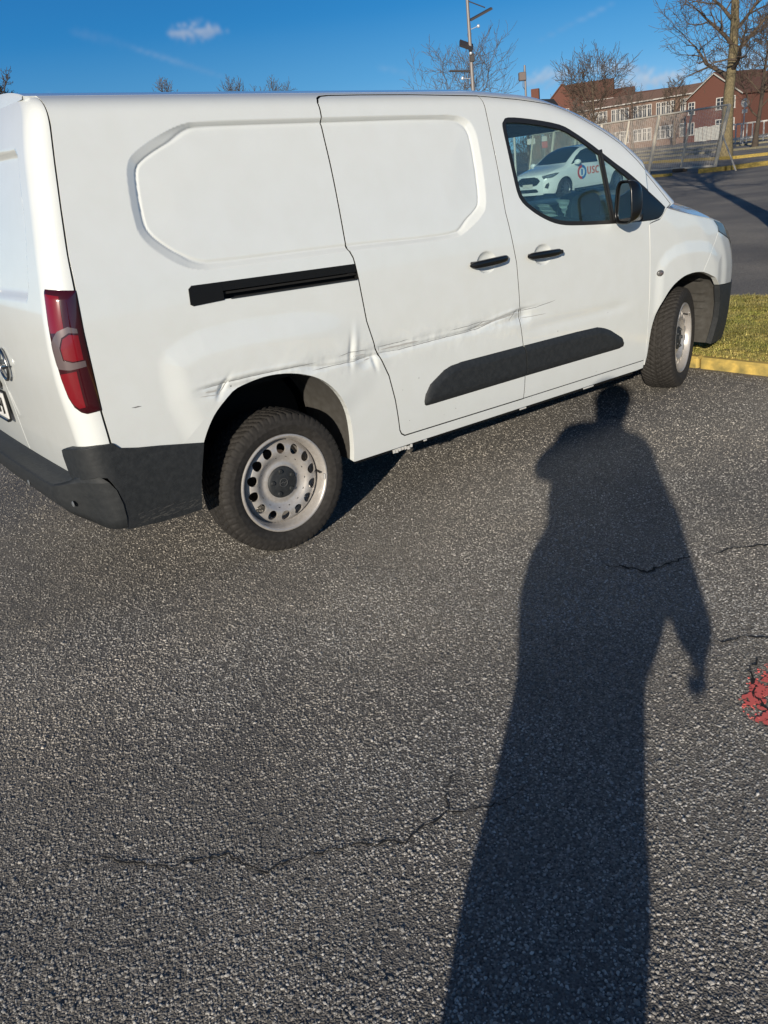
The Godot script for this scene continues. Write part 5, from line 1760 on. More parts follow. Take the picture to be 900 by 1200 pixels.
func masts() -> void:
	var steel := mat(0.24, 0.22, 0.21, 0.5, 0.3)
	var dark := mat(0.045, 0.04, 0.04, 0.6)
	var m := thing("lamp_mast", "tall steel lamp mast with dark flat panels on both sides", "lamp mast", Vector3(34.6, -1.1, -33.1))
	var R := Vector3(0.813, 0, 0.582)      # to the right as the photographer sees it
	var F := Vector3(0.582, 0, -0.813)
	var g := Geo.new()
	g.tube(PackedVector3Array([Vector3.ZERO, Vector3(0, 7.2, 0), Vector3(0, 10.75, 0)]), PackedFloat32Array([0.13, 0.11, 0.085]), 12)
	part(g, "pole", steel, m)
	# upper right panel
	for q in [[R * 0.10 + Vector3(0, 9.55, 0), R * 1.30 + Vector3(0, 9.98, 0), F * 0.55 + Vector3(0, 0.10, 0)], [R * 0.14 + Vector3(0, 8.22, 0), R * -0.60 + Vector3(0, 8.50, 0) + F * -0.2, F * 0.75 + R * 0.14 + Vector3(0, 0.35, 0)]]:
		g = Geo.new()
		var u: Vector3 = (q[1] - q[0])
		var w: Vector3 = q[2]
		var nn := u.cross(w).normalized() * 0.05
		var c: Vector3 = q[0] - w * 0.5
		for s in [1.0, -1.0]: g.quad(c + nn * s, c + u + nn * s, c + u + w + nn * s, c + w + nn * s, nn * s)
		g.quad(c - nn, c + u - nn, c + u + nn, c + nn, -w); g.quad(c + w - nn, c + u + w - nn, c + u + w + nn, c + w + nn, w)
		g.quad(c - nn, c + w - nn, c + w + nn, c + nn, -u); g.quad(c + u - nn, c + u + w - nn, c + u + w + nn, c + u + nn, u)
		part(g, "panel", dark, m)
	g = Geo.new()
	g.tube(PackedVector3Array([R * 0.05 + Vector3(0, 10.45, 0), R * 0.95 + Vector3(0, 10.05, 0)]), PackedFloat32Array([0.03, 0.03]), 6)
	part(g, "stay", dark, m)
	g = Geo.new()
	g.tube(PackedVector3Array([R * 0.05 + Vector3(0, 7.05, 0), R * -1.25 + Vector3(0, 7.22, 0)]), PackedFloat32Array([0.055, 0.055]), 8)
	part(g, "arm", dark, m)
	g = Geo.new()
	g.tube(PackedVector3Array([R * 0.12 + Vector3(0, 5.9, 0), R * -0.12 + Vector3(0, 6.45, 0)]), PackedFloat32Array([0.06, 0.06]), 8)
	part(g, "hanger", dark, m)
	var lampm := mat(0.72, 0.74, 0.76, 0.2, 0.4)
	for q in [[Vector3(0, 10.85, 0), R * 0.0 + Vector3(0, 10.7, 0)], [R * 0.52 + Vector3(0, 9.22, 0), R * 0.08 + Vector3(0, 9.10, 0)], [R * -0.02 + F * -0.16 + Vector3(0, 7.95, 0), Vector3(0, 7.95, 0)], [R * -0.55 + Vector3(0, 6.78, 0), Vector3(0, 6.7, 0)]]:
		g = Geo.new()
		var at: Vector3 = q[0]
		g.lathe(P2([0, 0.09, 0.05, 0.075, 0.085, 0.03, 0.09, -0.03, 0.06, -0.08, 0, -0.09]), 12, false, at, Basis(Vector3.RIGHT, -PI / 2))
		g.tube(PackedVector3Array([q[1], at]), PackedFloat32Array([0.018, 0.018]), 5)
		part(g, "spotlight", lampm, m)
	g = Geo.new()
	g.box(Vector3(0, 7.72, 0) + R * 0.05, Vector3(0.26, 0.42, 0.26), Basis(R, Vector3.UP, -F), 0.03)
	part(g, "control_box", dark, m)
	# second pole with a loudspeaker-like box
	var p := thing("pole", "slim pole with a grey box hung near its top, right of the lamp mast", "pole", Vector3(47.6, 0, -41.0))
	g = Geo.new()
	g.tube(PackedVector3Array([Vector3.ZERO, Vector3(0, 7.15, 0)]), PackedFloat32Array([0.09, 0.07]), 10)
	part(g, "shaft", steel, p)
	g = Geo.new()
	g.box(Vector3(0, 6.45, 0) - R * 0.2, Vector3(0.52, 0.56, 0.4), Basis(R, Vector3.UP, -F), 0.05)
	part(g, "box", mat(0.16, 0.13, 0.12, 0.6), p)
	g = Geo.new()
	g.tube(PackedVector3Array([Vector3(0, 6.2, 0) - R * 0.15, Vector3(0, 5.8, 0) - R * 0.18, Vector3(0, 5.5, 0)]), PackedFloat32Array([0.02, 0.02, 0.02]), 5)
	part(g, "cable", dark, p)
	# road sign at the right
	var s := thing("road_sign", "round white road sign on a pale post right of the big tree", "road sign", Vector3(66.6, 0, -35.0))
	g = Geo.new(); g.tube(PackedVector3Array([Vector3.ZERO, Vector3(0, 2.75, 0)]), PackedFloat32Array([0.05, 0.05]), 8); part(g, "post", M.trim_white, s)
	var fb := Basis(R, Vector3.UP, -F)
	g = Geo.new(); g.lathe(P2([0, 0.03, 0.33, 0.03, 0.34, 0.0, 0, 0]), 28, false, Vector3(0, 3.05, 0) - F * 0.06, fb); part(g, "disc", M.trim_white, s)
	g = Geo.new(); g.box(Vector3(0, 2.45, 0) - F * 0.06, Vector3(0.45, 0.28, 0.03), fb, 0.01); part(g, "plate", M.trim_white, s)
	# white post and signs behind the car
	var q := thing("signpost", "thin white post behind the white car", "post", Vector3(38.6, 0, -33.9))
	g = Geo.new(); g.tube(PackedVector3Array([Vector3.ZERO, Vector3(0, 2.9, 0)]), PackedFloat32Array([0.07, 0.07]), 8); part(g, "shaft", M.trim_white, q)
	g = Geo.new(); g.lathe(P2([0.072, 0.0, 0.078, 0.02, 0.04, 0.05, 0, 0.06]), 8, false, Vector3(0, 2.9, 0), Basis(Vector3.RIGHT, -PI / 2)); part(g, "cap", M.trim_white, q)
	var w := thing("parking_sign", "white rectangular sign on a post behind the white car", "sign", Vector3(41.2, 0, -34.9))
	g = Geo.new(); g.tube(PackedVector3Array([Vector3.ZERO, Vector3(0, 2.4, 0)]), PackedFloat32Array([0.035, 0.035]), 6); part(g, "post", steel, w)
	g = Geo.new(); g.box(Vector3(0, 2.05, 0) - F * 0.05, Vector3(0.52, 0.34, 0.03), fb, 0.01); part(g, "plate", M.trim_white, w)
	var w2 := thing("warning_board", "red and white board on a post above the white car", "sign", Vector3(44.4, 0, -36.6))
	g = Geo.new(); g.tube(PackedVector3Array([Vector3.ZERO, Vector3(0, 2.4, 0)]), PackedFloat32Array([0.035, 0.035]), 6); part(g, "post", steel, w2)
	g = Geo.new(); g.box(Vector3(0, 2.15, 0) - F * 0.05, Vector3(0.34, 0.3, 0.03), fb, 0.01); part(g, "plate", M.trim_white, w2)
	g = Geo.new(); g.box(Vector3(0, 1.78, 0) - F * 0.05, Vector3(0.40, 0.40, 0.03), fb, 0.01); part(g, "plate", mat(0.45, 0.05, 0.05, 0.6), w2)

# ------------------------------------------------------------------ the small white car seen through the cab
var TC_base: PackedFloat32Array
var TC_edge: PackedFloat32Array
var TC_len: PackedFloat32Array
func car_edge(x: float) -> float: return look(TC_edge, -2.1, 2.1, x)
func car_half(x: float, y: float) -> float:
	var z := look(TC_base, 0.15, 1.6, y) * look(TC_len, -2.1, 2.1, x)
	var d := (car_edge(x) - y) / 0.13
	if d < 1.0:
		d = 1.0 - maxf(d, 0)
		z -= 0.10 * d * d * d
	return z

func white_car() -> void:
	TC_base = table([0.15, 0.2, 0.35, 0.55, 0.75, 0.90, 0.98, 1.2, 1.4, 1.5], [0.78, 0.80, 0.85, 0.868, 0.865, 0.845, 0.815, 0.74, 0.655, 0.61], 0.15, 1.6, 300, 8)
	TC_edge = table([-2.1, -2.0, -1.9, -1.6, -1.0, -0.3, 0.2, 0.5, 1.0, 1.15, 1.6, 1.85, 1.97, 2.1], [0.8, 0.95, 1.10, 1.36, 1.44, 1.47, 1.44, 1.34, 1.02, 0.96, 0.87, 0.80, 0.72, 0.60], -2.1, 2.1, 400, 8)
	TC_len = table([-2.1, -2.0, -1.85, -1.5, 1.2, 1.5, 1.7, 1.85, 1.95, 2.02, 2.1], [0.78, 0.86, 0.94, 1.0, 1.0, 0.975, 0.925, 0.85, 0.76, 0.62, 0.5], -2.1, 2.1, 400, 6)
	var c := thing("parked_car", "small white hatchback with a round red and blue emblem on its door", "car", Vector3(21.2, 0, -15.1), PI - 0.04)
	var paint := mat(0.74, 0.76, 0.75, 0.25)
	paint.clearcoat_enabled = true; paint.clearcoat = 1.0; paint.clearcoat_roughness = 0.04
	var glass := mat(0.015, 0.025, 0.03, 0.05)
	var out := P2([-1.98, 0.28, -1.60, 0.22])
	for k in 13: out.append(Vector2(-1.25 - 0.34 * cos(PI * k / 12.0), 0.31 + 0.34 * sin(PI * k / 12.0)))
	out.append(Vector2(-0.88, 0.20)); out.append(Vector2(0.86, 0.20))
	for k in 13: out.append(Vector2(1.24 - 0.35 * cos(PI * k / 12.0), 0.31 + 0.35 * sin(PI * k / 12.0)))
	out.append_array(P2([1.62, 0.20, 1.98, 0.24]))
	for k in 41: out.append(Vector2(lerpf(1.98, -1.98, k / 40.0), car_edge(lerpf(1.98, -1.98, k / 40.0))))
	var wins := [P2([0.93, 0.985, 0.62, 1.20, 0.32, 1.345, 0.05, 1.395, -0.30, 1.405, -0.30, 0.955]), P2([-0.38, 0.958, -0.38, 1.40, -0.80, 1.375, -1.15, 1.29, -1.42, 1.08, -1.30, 1.00])]
	for s in [-1.0, 1.0]:
		var f: Callable
		var o := out
		var ws := wins
		if s > 0: f = func(x, y): return Vector3(x, y, car_half(x, y))
		else:
			f = func(q, y): return Vector3(-q, y, -car_half(-q, y))
			o = mirrored(out); ws = [mirrored(wins[0]), mirrored(wins[1])]
		part(shell(o, ws, f, 0.04, 0.03), "body_side", paint, c)
		for w in ws: part(shell(grow(w, 0.003), [], f, 0.08, 0.0), "side_window", glass, c)
	var top := PackedVector2Array()
	for k in 42: top.append(Vector2(lerpf(-1.98, 1.98, k / 41.0), -car_half(lerpf(-1.98, 1.98, k / 41.0), car_edge(lerpf(-1.98, 1.98, k / 41.0)))))
	for k in range(41, -1, -1): top.append(Vector2(top[k].x, -top[k].y))
	var tf := func(x, q):
		var zj := car_half(x, car_edge(x))
		return Vector3(x, car_edge(x) + 0.05 * (1.0 - pow(minf(absf(q) / zj, 1.0), 3.0)), -q)
	var scr := P2([0.22, -0.52, 0.6, -0.58, 0.98, -0.63, 1.05, -0.4, 1.08, 0.0, 1.05, 0.4, 0.98, 0.63, 0.6, 0.58, 0.22, 0.52, 0.17, 0.0])
	part(shell(top, [scr], tf, 0.06, 0.02), "roof_and_hood", paint, c)
	part(shell(grow(scr, 0.01), [], func(x, q): return tf.call(x, q) + Vector3(0, 0.002, 0), 0.08, 0.0), "windscreen", glass, c)
	var nose := func(u: float, y: float) -> Vector3:
		var x := 1.975 + 0.075 * (1.0 - u * u) - 0.25 * pow(maxf(0.0, absf(y - 0.48) - 0.12), 2.0) * 3.0
		return Vector3(x, y, u * car_half(1.975, minf(y, 0.70)))
	var rows := []
	for j in 12:
		var row := PackedVector3Array()
		for k in 25: row.append(nose.call(lerpf(1, -1, k / 24.0), lerpf(0.20, 0.775, j / 11.0)))
		rows.append(row)
	var g := Geo.new(); g.grid(rows); part(g, "front_bumper", paint, c)
	rows = []
	for j in 10:
		var row := PackedVector3Array()
		for k in 21: row.append(Vector3(-1.975 - 0.05 * (1.0 - pow(lerpf(-1, 1, k / 20.0), 2)), lerpf(0.25, 1.0, j / 9.0), lerpf(-1, 1, k / 20.0) * car_half(-1.975, minf(lerpf(0.25, 1.0, j / 9.0), 0.93))))
		rows.append(row)
	g = Geo.new(); g.grid(rows); part(g, "tailgate", paint, c)
	var dark := mat(0.015, 0.016, 0.018, 0.4)
	var onn := func(poly: PackedVector2Array, lift: float) -> Geo:
		# polygon in (u, y) laid on the nose
		var q := Geo.new()
		q = shell(poly, [], func(a, y): return nose.call(-a, y) + Vector3(lift, 0, 0), 0.06, 0.02)
		return q
	part(onn.call(P2([-0.80, 0.60, -0.74, 0.70, -0.5, 0.735, 0.5, 0.735, 0.74, 0.70, 0.80, 0.60, 0.62, 0.50, 0.45, 0.475, -0.45, 0.475, -0.62, 0.50]), 0.008), "grille", dark, c)
	part(onn.call(P2([-0.66, 0.28, -0.70, 0.32, -0.55, 0.385, 0.55, 0.385, 0.70, 0.32, 0.66, 0.28]), 0.008), "lower_grille", dark, c)
	part(onn.call(P2([-0.35, 0.43, -0.35, 0.535, 0.35, 0.535, 0.35, 0.43]), 0.03), "number_plate", M.trim_white, c)
	for s in [-1.0, 1.0]:
		var sf := (func(x, y): return Vector3(x, y, car_half(x, y) + 0.006)) if s > 0 else (func(q, y): return Vector3(-q, y, -car_half(-q, y) - 0.006))
		var hl := P2([1.97, 0.66, 1.96, 0.735, 1.85, 0.775, 1.62, 0.80, 1.50, 0.795, 1.58, 0.745, 1.75, 0.675])
		var fl := P2([1.96, 0.40, 1.93, 0.50, 1.86, 0.545, 1.85, 0.47, 1.88, 0.36])
		part(shell(hl if s > 0 else mirrored(hl), [], sf, 0.03, 0.01), "headlight", mat(0.10, 0.11, 0.12, 0.08), c)
		part(shell(fl if s > 0 else mirrored(fl), [], sf, 0.03, 0.01), "fog_lamp", dark, c)
		var hs := P2([1.90, 0.70, 1.90, 0.73, 1.70, 0.77, 1.66, 0.755])
		part(shell(hs if s > 0 else mirrored(hs), [], (func(x, y): return Vector3(x, y, car_half(x, y) + 0.009)) if s > 0 else (func(q, y): return Vector3(-q, y, -car_half(-q, y) - 0.009)), 0.03, 0.005), "headlight_strip", M.chrome_light, c)
		g = Geo.new()
		g.lathe(P2([0, 0.08, 0.06, 0.075, 0.10, 0.04, 0.11, -0.02, 0.09, -0.08, 0, -0.085]), 16, false, Vector3(0.80, 1.03, s * 0.955), Basis(Vector3(0, 0, 1) * 0.95, Vector3.UP * 0.72, Vector3(1, 0, 0)))
		g.bar(Vector3(0.80, 0.98, s * 0.80), Vector3(0.80, 0.99, s * 0.92), 0.05, 0.04)
		part(g, "mirror", paint, c)
		var ln := Geo.new()
		ln.bar(Vector3(0.80, 0.235, s * (car_half(0.8, 0.24) + 0.004)), Vector3(-0.85, 0.235, s * (car_half(0.8, 0.24) + 0.004)), 0.012, 0.05)
		part(ln, "sill_strip", dark, c)
	# wheels with ten spokes
	for q in [Vector3(1.24, 0.305, 0.76), Vector3(1.24, 0.305, -0.76), Vector3(-1.25, 0.305, 0.76), Vector3(-1.25, 0.305, -0.76)]:
		var w := Node3D.new(); w.name = "wheel"; c.add_child(w, true); w.position = q
		if q.z < 0: w.rotation.y = PI
		g = Geo.new()
		g.lathe(P2([0.20, 0.09, 0.215, 0.10, 0.27, 0.10, 0.298, 0.085, 0.305, 0.06, 0.305, -0.06, 0.29, -0.10, 0.20, -0.10]), 36)
		part(g, "tyre", M.tyre, w)
		g = Geo.new()
		g.lathe(P2([0.185, 0.06, 0.205, 0.092, 0.215, 0.098]), 36)
		for k in 10: g.bar(Vector3(0, 0, 0.085), Vector3(cos(TAU * k / 10), sin(TAU * k / 10), 0) * 0.2 + Vector3(0, 0, 0.08), 0.035, 0.02, Vector3.BACK)
		g.lathe(P2([0, 0.10, 0.045, 0.095, 0.05, 0.07]), 16)
		part(g, "rim", mat(0.16, 0.16, 0.17, 0.4, 0.6), w)
		g = Geo.new(); g.lathe(P2([0, 0.03, 0.19, 0.03]), 24); part(g, "hub", M.hole, w)
	g = Geo.new(); g.box(Vector3(0, 0.42, 0), Vector3(3.7, 0.36, 1.16)); part(g, "underbody", M.hole, c)
	# emblem and lettering on the left doors
	var zl := -(car_half(0.4, 0.70) + 0.006)
	for s in [[0.0, PI, Color(0.55, 0.05, 0.04)], [PI, TAU, Color(0.03, 0.16, 0.42)]]:
		g = Geo.new()
		var rws := [PackedVector3Array(), PackedVector3Array()]
		for k in 17:
			var t: float = lerpf(s[0], s[1], k / 16.0) + PI * 0.5
			for j in 2: rws[j].append(Vector3(0.50 - cos(t) * (0.135 + 0.075 * j), 0.71 + sin(t) * (0.135 + 0.075 * j), zl))
		g.grid(rws)
		part(g, "emblem", mat(s[2].r, s[2].g, s[2].b, 0.5), c)
	g = Geo.new()
	g.bar(Vector3(0.50, 0.62, zl), Vector3(0.50, 0.80, zl), 0.07, 0.004, Vector3.BACK)
	part(g, "emblem", mat(0.03, 0.16, 0.42, 0.5), c)
	var font := SystemFont.new()
	font.font_names = PackedStringArray(["Droid Sans"])
	font.font_weight = 700
	for s in [["USC", -0.02, Color(0.62, 0.11, 0.05)], ["Z", -0.54, Color(0.03, 0.20, 0.55)]]:
		var tm := TextMesh.new()
		tm.text = s[0]; tm.font = font; tm.font_size = 40; tm.pixel_size = 0.0078; tm.depth = 0.006
		var o := part(tm, "lettering", mat(s[2].r, s[2].g, s[2].b, 0.5), c)
		o.rotation.y = PI
		o.position = Vector3(s[1], 0.73, -(car_half(0.0, 0.72) + 0.006))

# ------------------------------------------------------------------ the photographer
class Field:
	var lo: Vector3
	var cell: float
	var n: Vector3i
	var d := PackedFloat32Array()
	var tint := PackedByteArray()
	func _init(a: Vector3, b: Vector3, c: float) -> void:
		lo = a; cell = c
		n = Vector3i(((b - a) / c).ceil()) + Vector3i.ONE
		d.resize(n.x * n.y * n.z); d.fill(1.0)
		tint.resize(d.size())
	# tapered capsule from p to q, joined with a soft minimum of width k; sq flattens along an axis
	func bone(p: Vector3, q: Vector3, r0: float, r1: float, k: float, t: int, sq := Vector3.ONE) -> void:
		var rm := maxf(r0, r1) / minf(sq.x, minf(sq.y, sq.z)) + k + cell * 2
		var a := Vector3i(((p.min(q) - Vector3.ONE * rm - lo) / cell).floor()).max(Vector3i.ZERO)
		var b := Vector3i(((p.max(q) + Vector3.ONE * rm - lo) / cell).ceil()).min(n - Vector3i.ONE)
		var e := (q - p) * sq
		var l2 := maxf(e.length_squared(), 1e-9)
		for z in range(a.z, b.z + 1):
			for y in range(a.y, b.y + 1):
				var i := (z * n.y + y) * n.x + a.x
				var w := (lo + Vector3(a.x, y, z) * cell - p) * sq
				for x in range(a.x, b.x + 1):
					var h := clampf(w.dot(e) / l2, 0, 1)
					var s := (w - e * h).length() - lerpf(r0, r1, h)
					var c := d[i]
					if s < c: tint[i] = t
					var m := maxf(k - absf(c - s), 0.0) / k
					d[i] = minf(c, s) - m * m * k * 0.25
					i += 1
					w.x += cell * sq.x
	func into(g: Geo, b: Basis, at: Vector3, cols: Array) -> void:
		var ids := {}
		var nx := n.x
		var nxy := n.x * n.y
		var off := [0, 1, nx, nx + 1, nxy, nxy + 1, nxy + nx, nxy + nx + 1]
		for z in n.z - 1:
			for y in n.y - 1:
				var i := (z * n.y + y) * nx
				for x in n.x - 1:
					var neg := 0
					for o in off:
						if d[i + o] < 0.0: neg += 1
					if neg > 0 and neg < 8:
						var sum := Vector3.ZERO
						var cnt := 0
						for e in [[0, 1], [2, 3], [4, 5], [6, 7], [0, 2], [1, 3], [4, 6], [5, 7], [0, 4], [1, 5], [2, 6], [3, 7]]:
							var da := d[i + off[e[0]]]
							var db := d[i + off[e[1]]]
							if (da < 0.0) != (db < 0.0):
								var t := da / (da - db)
								var ca := Vector3(e[0] & 1, (e[0] >> 1) & 1, e[0] >> 2)
								var cb := Vector3(e[1] & 1, (e[1] >> 1) & 1, e[1] >> 2)
								sum += ca.lerp(cb, t); cnt += 1
						var gr := Vector3((d[i + 1] + d[i + nx + 1] + d[i + nxy + 1] + d[i + nxy + nx + 1]) - (d[i] + d[i + nx] + d[i + nxy] + d[i + nxy + nx]), (d[i + nx] + d[i + nx + 1] + d[i + nxy + nx] + d[i + nxy + nx + 1]) - (d[i] + d[i + 1] + d[i + nxy] + d[i + nxy + 1]), (d[i + nxy] + d[i + nxy + 1] + d[i + nxy + nx] + d[i + nxy + nx + 1]) - (d[i] + d[i + 1] + d[i + nx] + d[i + nx + 1]))
						g.col = cols[tint[i]]
						ids[i] = g.add(at + b * (lo + (Vector3(x, y, z) + sum / cnt) * cell), (b * gr).normalized())
					i += 1
		for i in ids:
			for ax in [[1, nx, nxy], [nx, nxy, 1], [nxy, 1, nx]]:
				if (d[i] < 0.0) != (d[i + ax[0]] < 0.0):
					var q1: int = i - ax[1]
					var q2: int = i - ax[2]
					var q3: int = i - ax[1] - ax[2]
					if ids.has(q1) and ids.has(q2) and ids.has(q3):
						g.tri(ids[i], ids[q1], ids[q3]); g.tri(ids[i], ids[q3], ids[q2])

func photographer() -> void:
	# stands behind the phone with the sun at the back; only the shadow falls into the picture
	var feet := Vector3(-1.9, 0, 3.85)
	var fw := Vector3(0.8155, 0, -0.5788)
	var rt := Vector3(0.5788, 0, 0.8155)
	var b := Basis(rt, Vector3.UP, -fw)          # local x to the right, z backwards
	var eye := Vector3(-1.603, 1.5174, 3.7893)
	var p := thing("person", "person in a dark jacket and jeans taking the photograph, left elbow raised", "person", Vector3.ZERO)
	var cols := [Color(0.035, 0.04, 0.05), Color(0.04, 0.055, 0.09), Color(0.02, 0.018, 0.016), Color(0.44, 0.25, 0.17), Color(0.06, 0.035, 0.02)]
	var f := Field.new(Vector3(-0.5, -0.02, -0.45), Vector3(0.45, 1.70, 0.35), 0.0135)
	# legs and shoes
	for s in [[-0.145, -0.03, 0.02], [0.048, 0.05, -0.02]]:
		var x: float = s[0]
		f.bone(Vector3(x * 0.85 - 0.008, 0.88, 0.01), Vector3(x, 0.48, -0.02), 0.112, 0.096, 0.05, 1)
		f.bone(Vector3(x, 0.48, -0.02), Vector3(x + s[2] * 0.3, 0.10, 0.03), 0.096, 0.088, 0.04, 1)
		f.bone(Vector3(x + s[2] * 0.3, 0.045, 0.06), Vector3(x + s[2], 0.035, -0.15), 0.045, 0.038, 0.03, 2)
	# hips, trunk, shoulders in a loose jacket
	f.bone(Vector3(-0.11, 0.86, 0.0), Vector3(0.01, 0.86, 0.0), 0.14, 0.14, 0.05, 1)
	f.bone(Vector3(-0.12, 0.85, 0.0), Vector3(0.06, 0.87, 0.0), 0.145, 0.125, 0.05, 0)
	f.bone(Vector3(-0.12, 0.98, 0.01), Vector3(0.06, 0.98, 0.01), 0.168, 0.155, 0.06, 0)
	f.bone(Vector3(-0.13, 1.20, 0.01), Vector3(0.035, 1.20, 0.01), 0.165, 0.155, 0.06, 0)
	f.bone(Vector3(-0.17, 1.385, 0.02), Vector3(0.06, 1.35, 0.02), 0.128, 0.115, 0.06, 0)
	f.bone(Vector3(-0.06, 1.42, 0.03), Vector3(-0.048, 1.56, 0.0), 0.105, 0.072, 0.04, 0)
	f.bone(Vector3(-0.255, 1.455, 0.01), Vector3(-0.20, 1.46, 0.02), 0.062, 0.07, 0.05, 0)
	f.bone(Vector3(-0.20, 0.96, 0.01), Vector3(-0.205, 0.91, 0.01), 0.098, 0.092, 0.05, 0)
	# right arm hanging, a little out
	f.bone(Vector3(0.105, 1.335, 0.02), Vector3(0.212, 1.09, 0.02), 0.088, 0.072, 0.04, 0)
	f.bone(Vector3(0.212, 1.09, 0.02), Vector3(0.297, 0.835, -0.02), 0.080, 0.060, 0.03, 0)
	f.bone(Vector3(0.105, 0.93, 0.01), Vector3(0.105, 0.86, 0.01), 0.10, 0.092, 0.05, 0)
	# left arm: elbow out, forearm across to the phone
	var hold := Vector3(-0.075, 1.255, -0.235)
	f.bone(Vector3(-0.235, 1.425, 0.02), Vector3(-0.335, 1.305, -0.02), 0.085, 0.066, 0.04, 0)
	f.bone(Vector3(-0.335, 1.305, -0.02), Vector3(hold.x - 0.06, hold.y - 0.05, hold.z + 0.03), 0.062, 0.042, 0.03, 0)
	var g := Geo.new(); g.colored = true
	f.into(g, b, feet, cols)
	# head
	var h := Field.new(Vector3(-0.22, 1.42, -0.18), Vector3(0.13, 1.82, 0.22), 0.007)
	var hc := Vector3(-0.045, 1.655, -0.01)
	h.bone(hc + Vector3(0, -0.10, 0.03), hc + Vector3(0, -0.20, 0.03), 0.056, 0.06, 0.03, 3)
	h.bone(hc + Vector3(0, 0.02, 0.012), hc + Vector3(0, 0.015, -0.012), 0.094, 0.090, 0.02, 3)
	h.bone(hc + Vector3(0, -0.035, -0.025), hc + Vector3(0, -0.085, -0.05), 0.062, 0.036, 0.03, 3)
	h.bone(hc + Vector3(0, -0.005, -0.095), hc + Vector3(0, -0.035, -0.115), 0.010, 0.014, 0.012, 3)
	for s in [-1.0, 1.0]:
		h.bone(hc + Vector3(s * 0.086, 0.005, 0.008), hc + Vector3(s * 0.088, -0.03, 0.0), 0.014, 0.010, 0.01, 3)
		h.bone(hc + Vector3(s * 0.032, 0.006, -0.088), hc + Vector3(s * 0.030, 0.006, -0.088), 0.010, 0.010, 0.006, 3)
		h.bone(hc + Vector3(s * 0.018, 0.026, -0.094), hc + Vector3(s * 0.046, 0.024, -0.084), 0.007, 0.006, 0.008, 4)
	h.bone(hc + Vector3(-0.018, -0.060, -0.082), hc + Vector3(0.018, -0.060, -0.082), 0.008, 0.008, 0.006, 3)
	h.bone(hc + Vector3(0, 0.012, 0.026), hc + Vector3(0, -0.055, 0.040), 0.116, 0.100, 0.012, 4)
	h.bone(hc + Vector3(0, 0.070, -0.045), hc + Vector3(0, 0.05, 0.05), 0.044, 0.08, 0.02, 4)
	h.into(g, b, feet, cols)
	# hands: palm, four fingers, thumb
	var hf := Field.new(Vector3(0.20, 0.64, -0.14), Vector3(0.40, 0.90, 0.10), 0.0042)
	var w := Vector3(0.300, 0.842, -0.025)
	hf.bone(w, w + Vector3(0.004, -0.05, -0.004), 0.036, 0.032, 0.02, 3)
	for k in 4:
		var kx := Vector3(0.004, 0, -0.030 + k * 0.020)
		var k0 := w + Vector3(0.004, -0.080 + 0.006 * absf(k - 1.3), 0) + kx
		hf.bone(w + Vector3(0.006, -0.02, 0) + kx * 0.6, k0, 0.014, 0.0125, 0.012, 3)
		var l: float = [0.030, 0.035, 0.033, 0.026][k]
		var k1 := k0 + Vector3(0.002, -l, -0.002)
		var k2 := k1 + Vector3(-0.022, -l * 0.40, -0.004)
		hf.bone(k0, k1, 0.0098, 0.009, 0.004, 3)
		hf.bone(k1, k2, 0.009, 0.0082, 0.003, 3)
		hf.bone(k2, k2 + Vector3(-0.019, l * 0.10, -0.003), 0.0082, 0.007, 0.003, 3)
	hf.bone(w + Vector3(0.002, -0.03, -0.028), w + Vector3(-0.008, -0.062, -0.052), 0.014, 0.0115, 0.012, 3)
	hf.bone(w + Vector3(-0.008, -0.062, -0.052), w + Vector3(-0.014, -0.098, -0.056), 0.0108, 0.0085, 0.004, 3)
	hf.into(g, b, feet, cols)
	# left hand round the phone's left edge, in the phone's own axes
	var yaw := 0.62123
	var pb := Basis(Vector3.UP, -yaw) * Basis(Vector3.RIGHT, -0.39769) * Basis(Vector3.BACK, -0.12529)
	var po := feet + b * Vector3(0.005, 1.335, -0.28)
	var lf := Field.new(Vector3(-0.16, -0.19, -0.05), Vector3(0.08, 0.10, 0.12), 0.0042)
	var wr := Vector3(-0.075, -0.135, 0.055)
	lf.bone(wr, wr + Vector3(-0.03, -0.04, 0.03), 0.028, 0.030, 0.02, 3)
	lf.bone(wr, Vector3(-0.058, -0.045, 0.030), 0.030, 0.024, 0.02, 3)
	lf.bone(wr + Vector3(0.01, 0.02, 0.0), Vector3(-0.045, -0.02, 0.034), 0.024, 0.018, 0.02, 3)
	for k in 4:
		var y := -0.075 + k * 0.0215
		var l: float = [0.8, 0.95, 1.0, 0.92][k]
		var a0 := Vector3(-0.060, y - 0.004, 0.030)
		var a1 := Vector3(-0.054, y, 0.000)
		var a2 := Vector3(-0.054 + 0.022 * l, y + 0.002, -0.0005)
		lf.bone(a0, a1 + Vector3(-0.004, 0, 0.006), 0.0105, 0.0095, 0.006, 3)
		lf.bone(a1 + Vector3(-0.004, 0, 0.006), a2 + Vector3(-0.008, 0, 0.004), 0.009, 0.008, 0.003, 3)
	lf.bone(Vector3(-0.055, -0.055, 0.036), Vector3(-0.040, 0.010, 0.026), 0.013, 0.0105, 0.01, 3)
	lf.bone(Vector3(-0.040, 0.010, 0.026), Vector3(-0.020, 0.035, 0.016), 0.0100, 0.0082, 0.004, 3)
	# keep it all behind the lens plane
	lf.into(g, pb, po + pb * Vector3(0, 0, 0.010), cols)
	var bm := mat(1, 1, 1, 0.85)
	bm.vertex_color_use_as_albedo = true
	part(g, "body", bm, p)
	var ph := thing("phone", "black phone held up by the person taking the photograph", "phone", Vector3.ZERO)
	g = Geo.new()
	g.box(po, Vector3(0.074, 0.150, 0.008), pb, 0.003)
	part(g, "case", M.black, ph)
	g = Geo.new()
	g.box(po + pb * Vector3(0, 0, 0.0048), Vector3(0.068, 0.142, 0.001), pb)
	part(g, "screen", M.hole, ph)
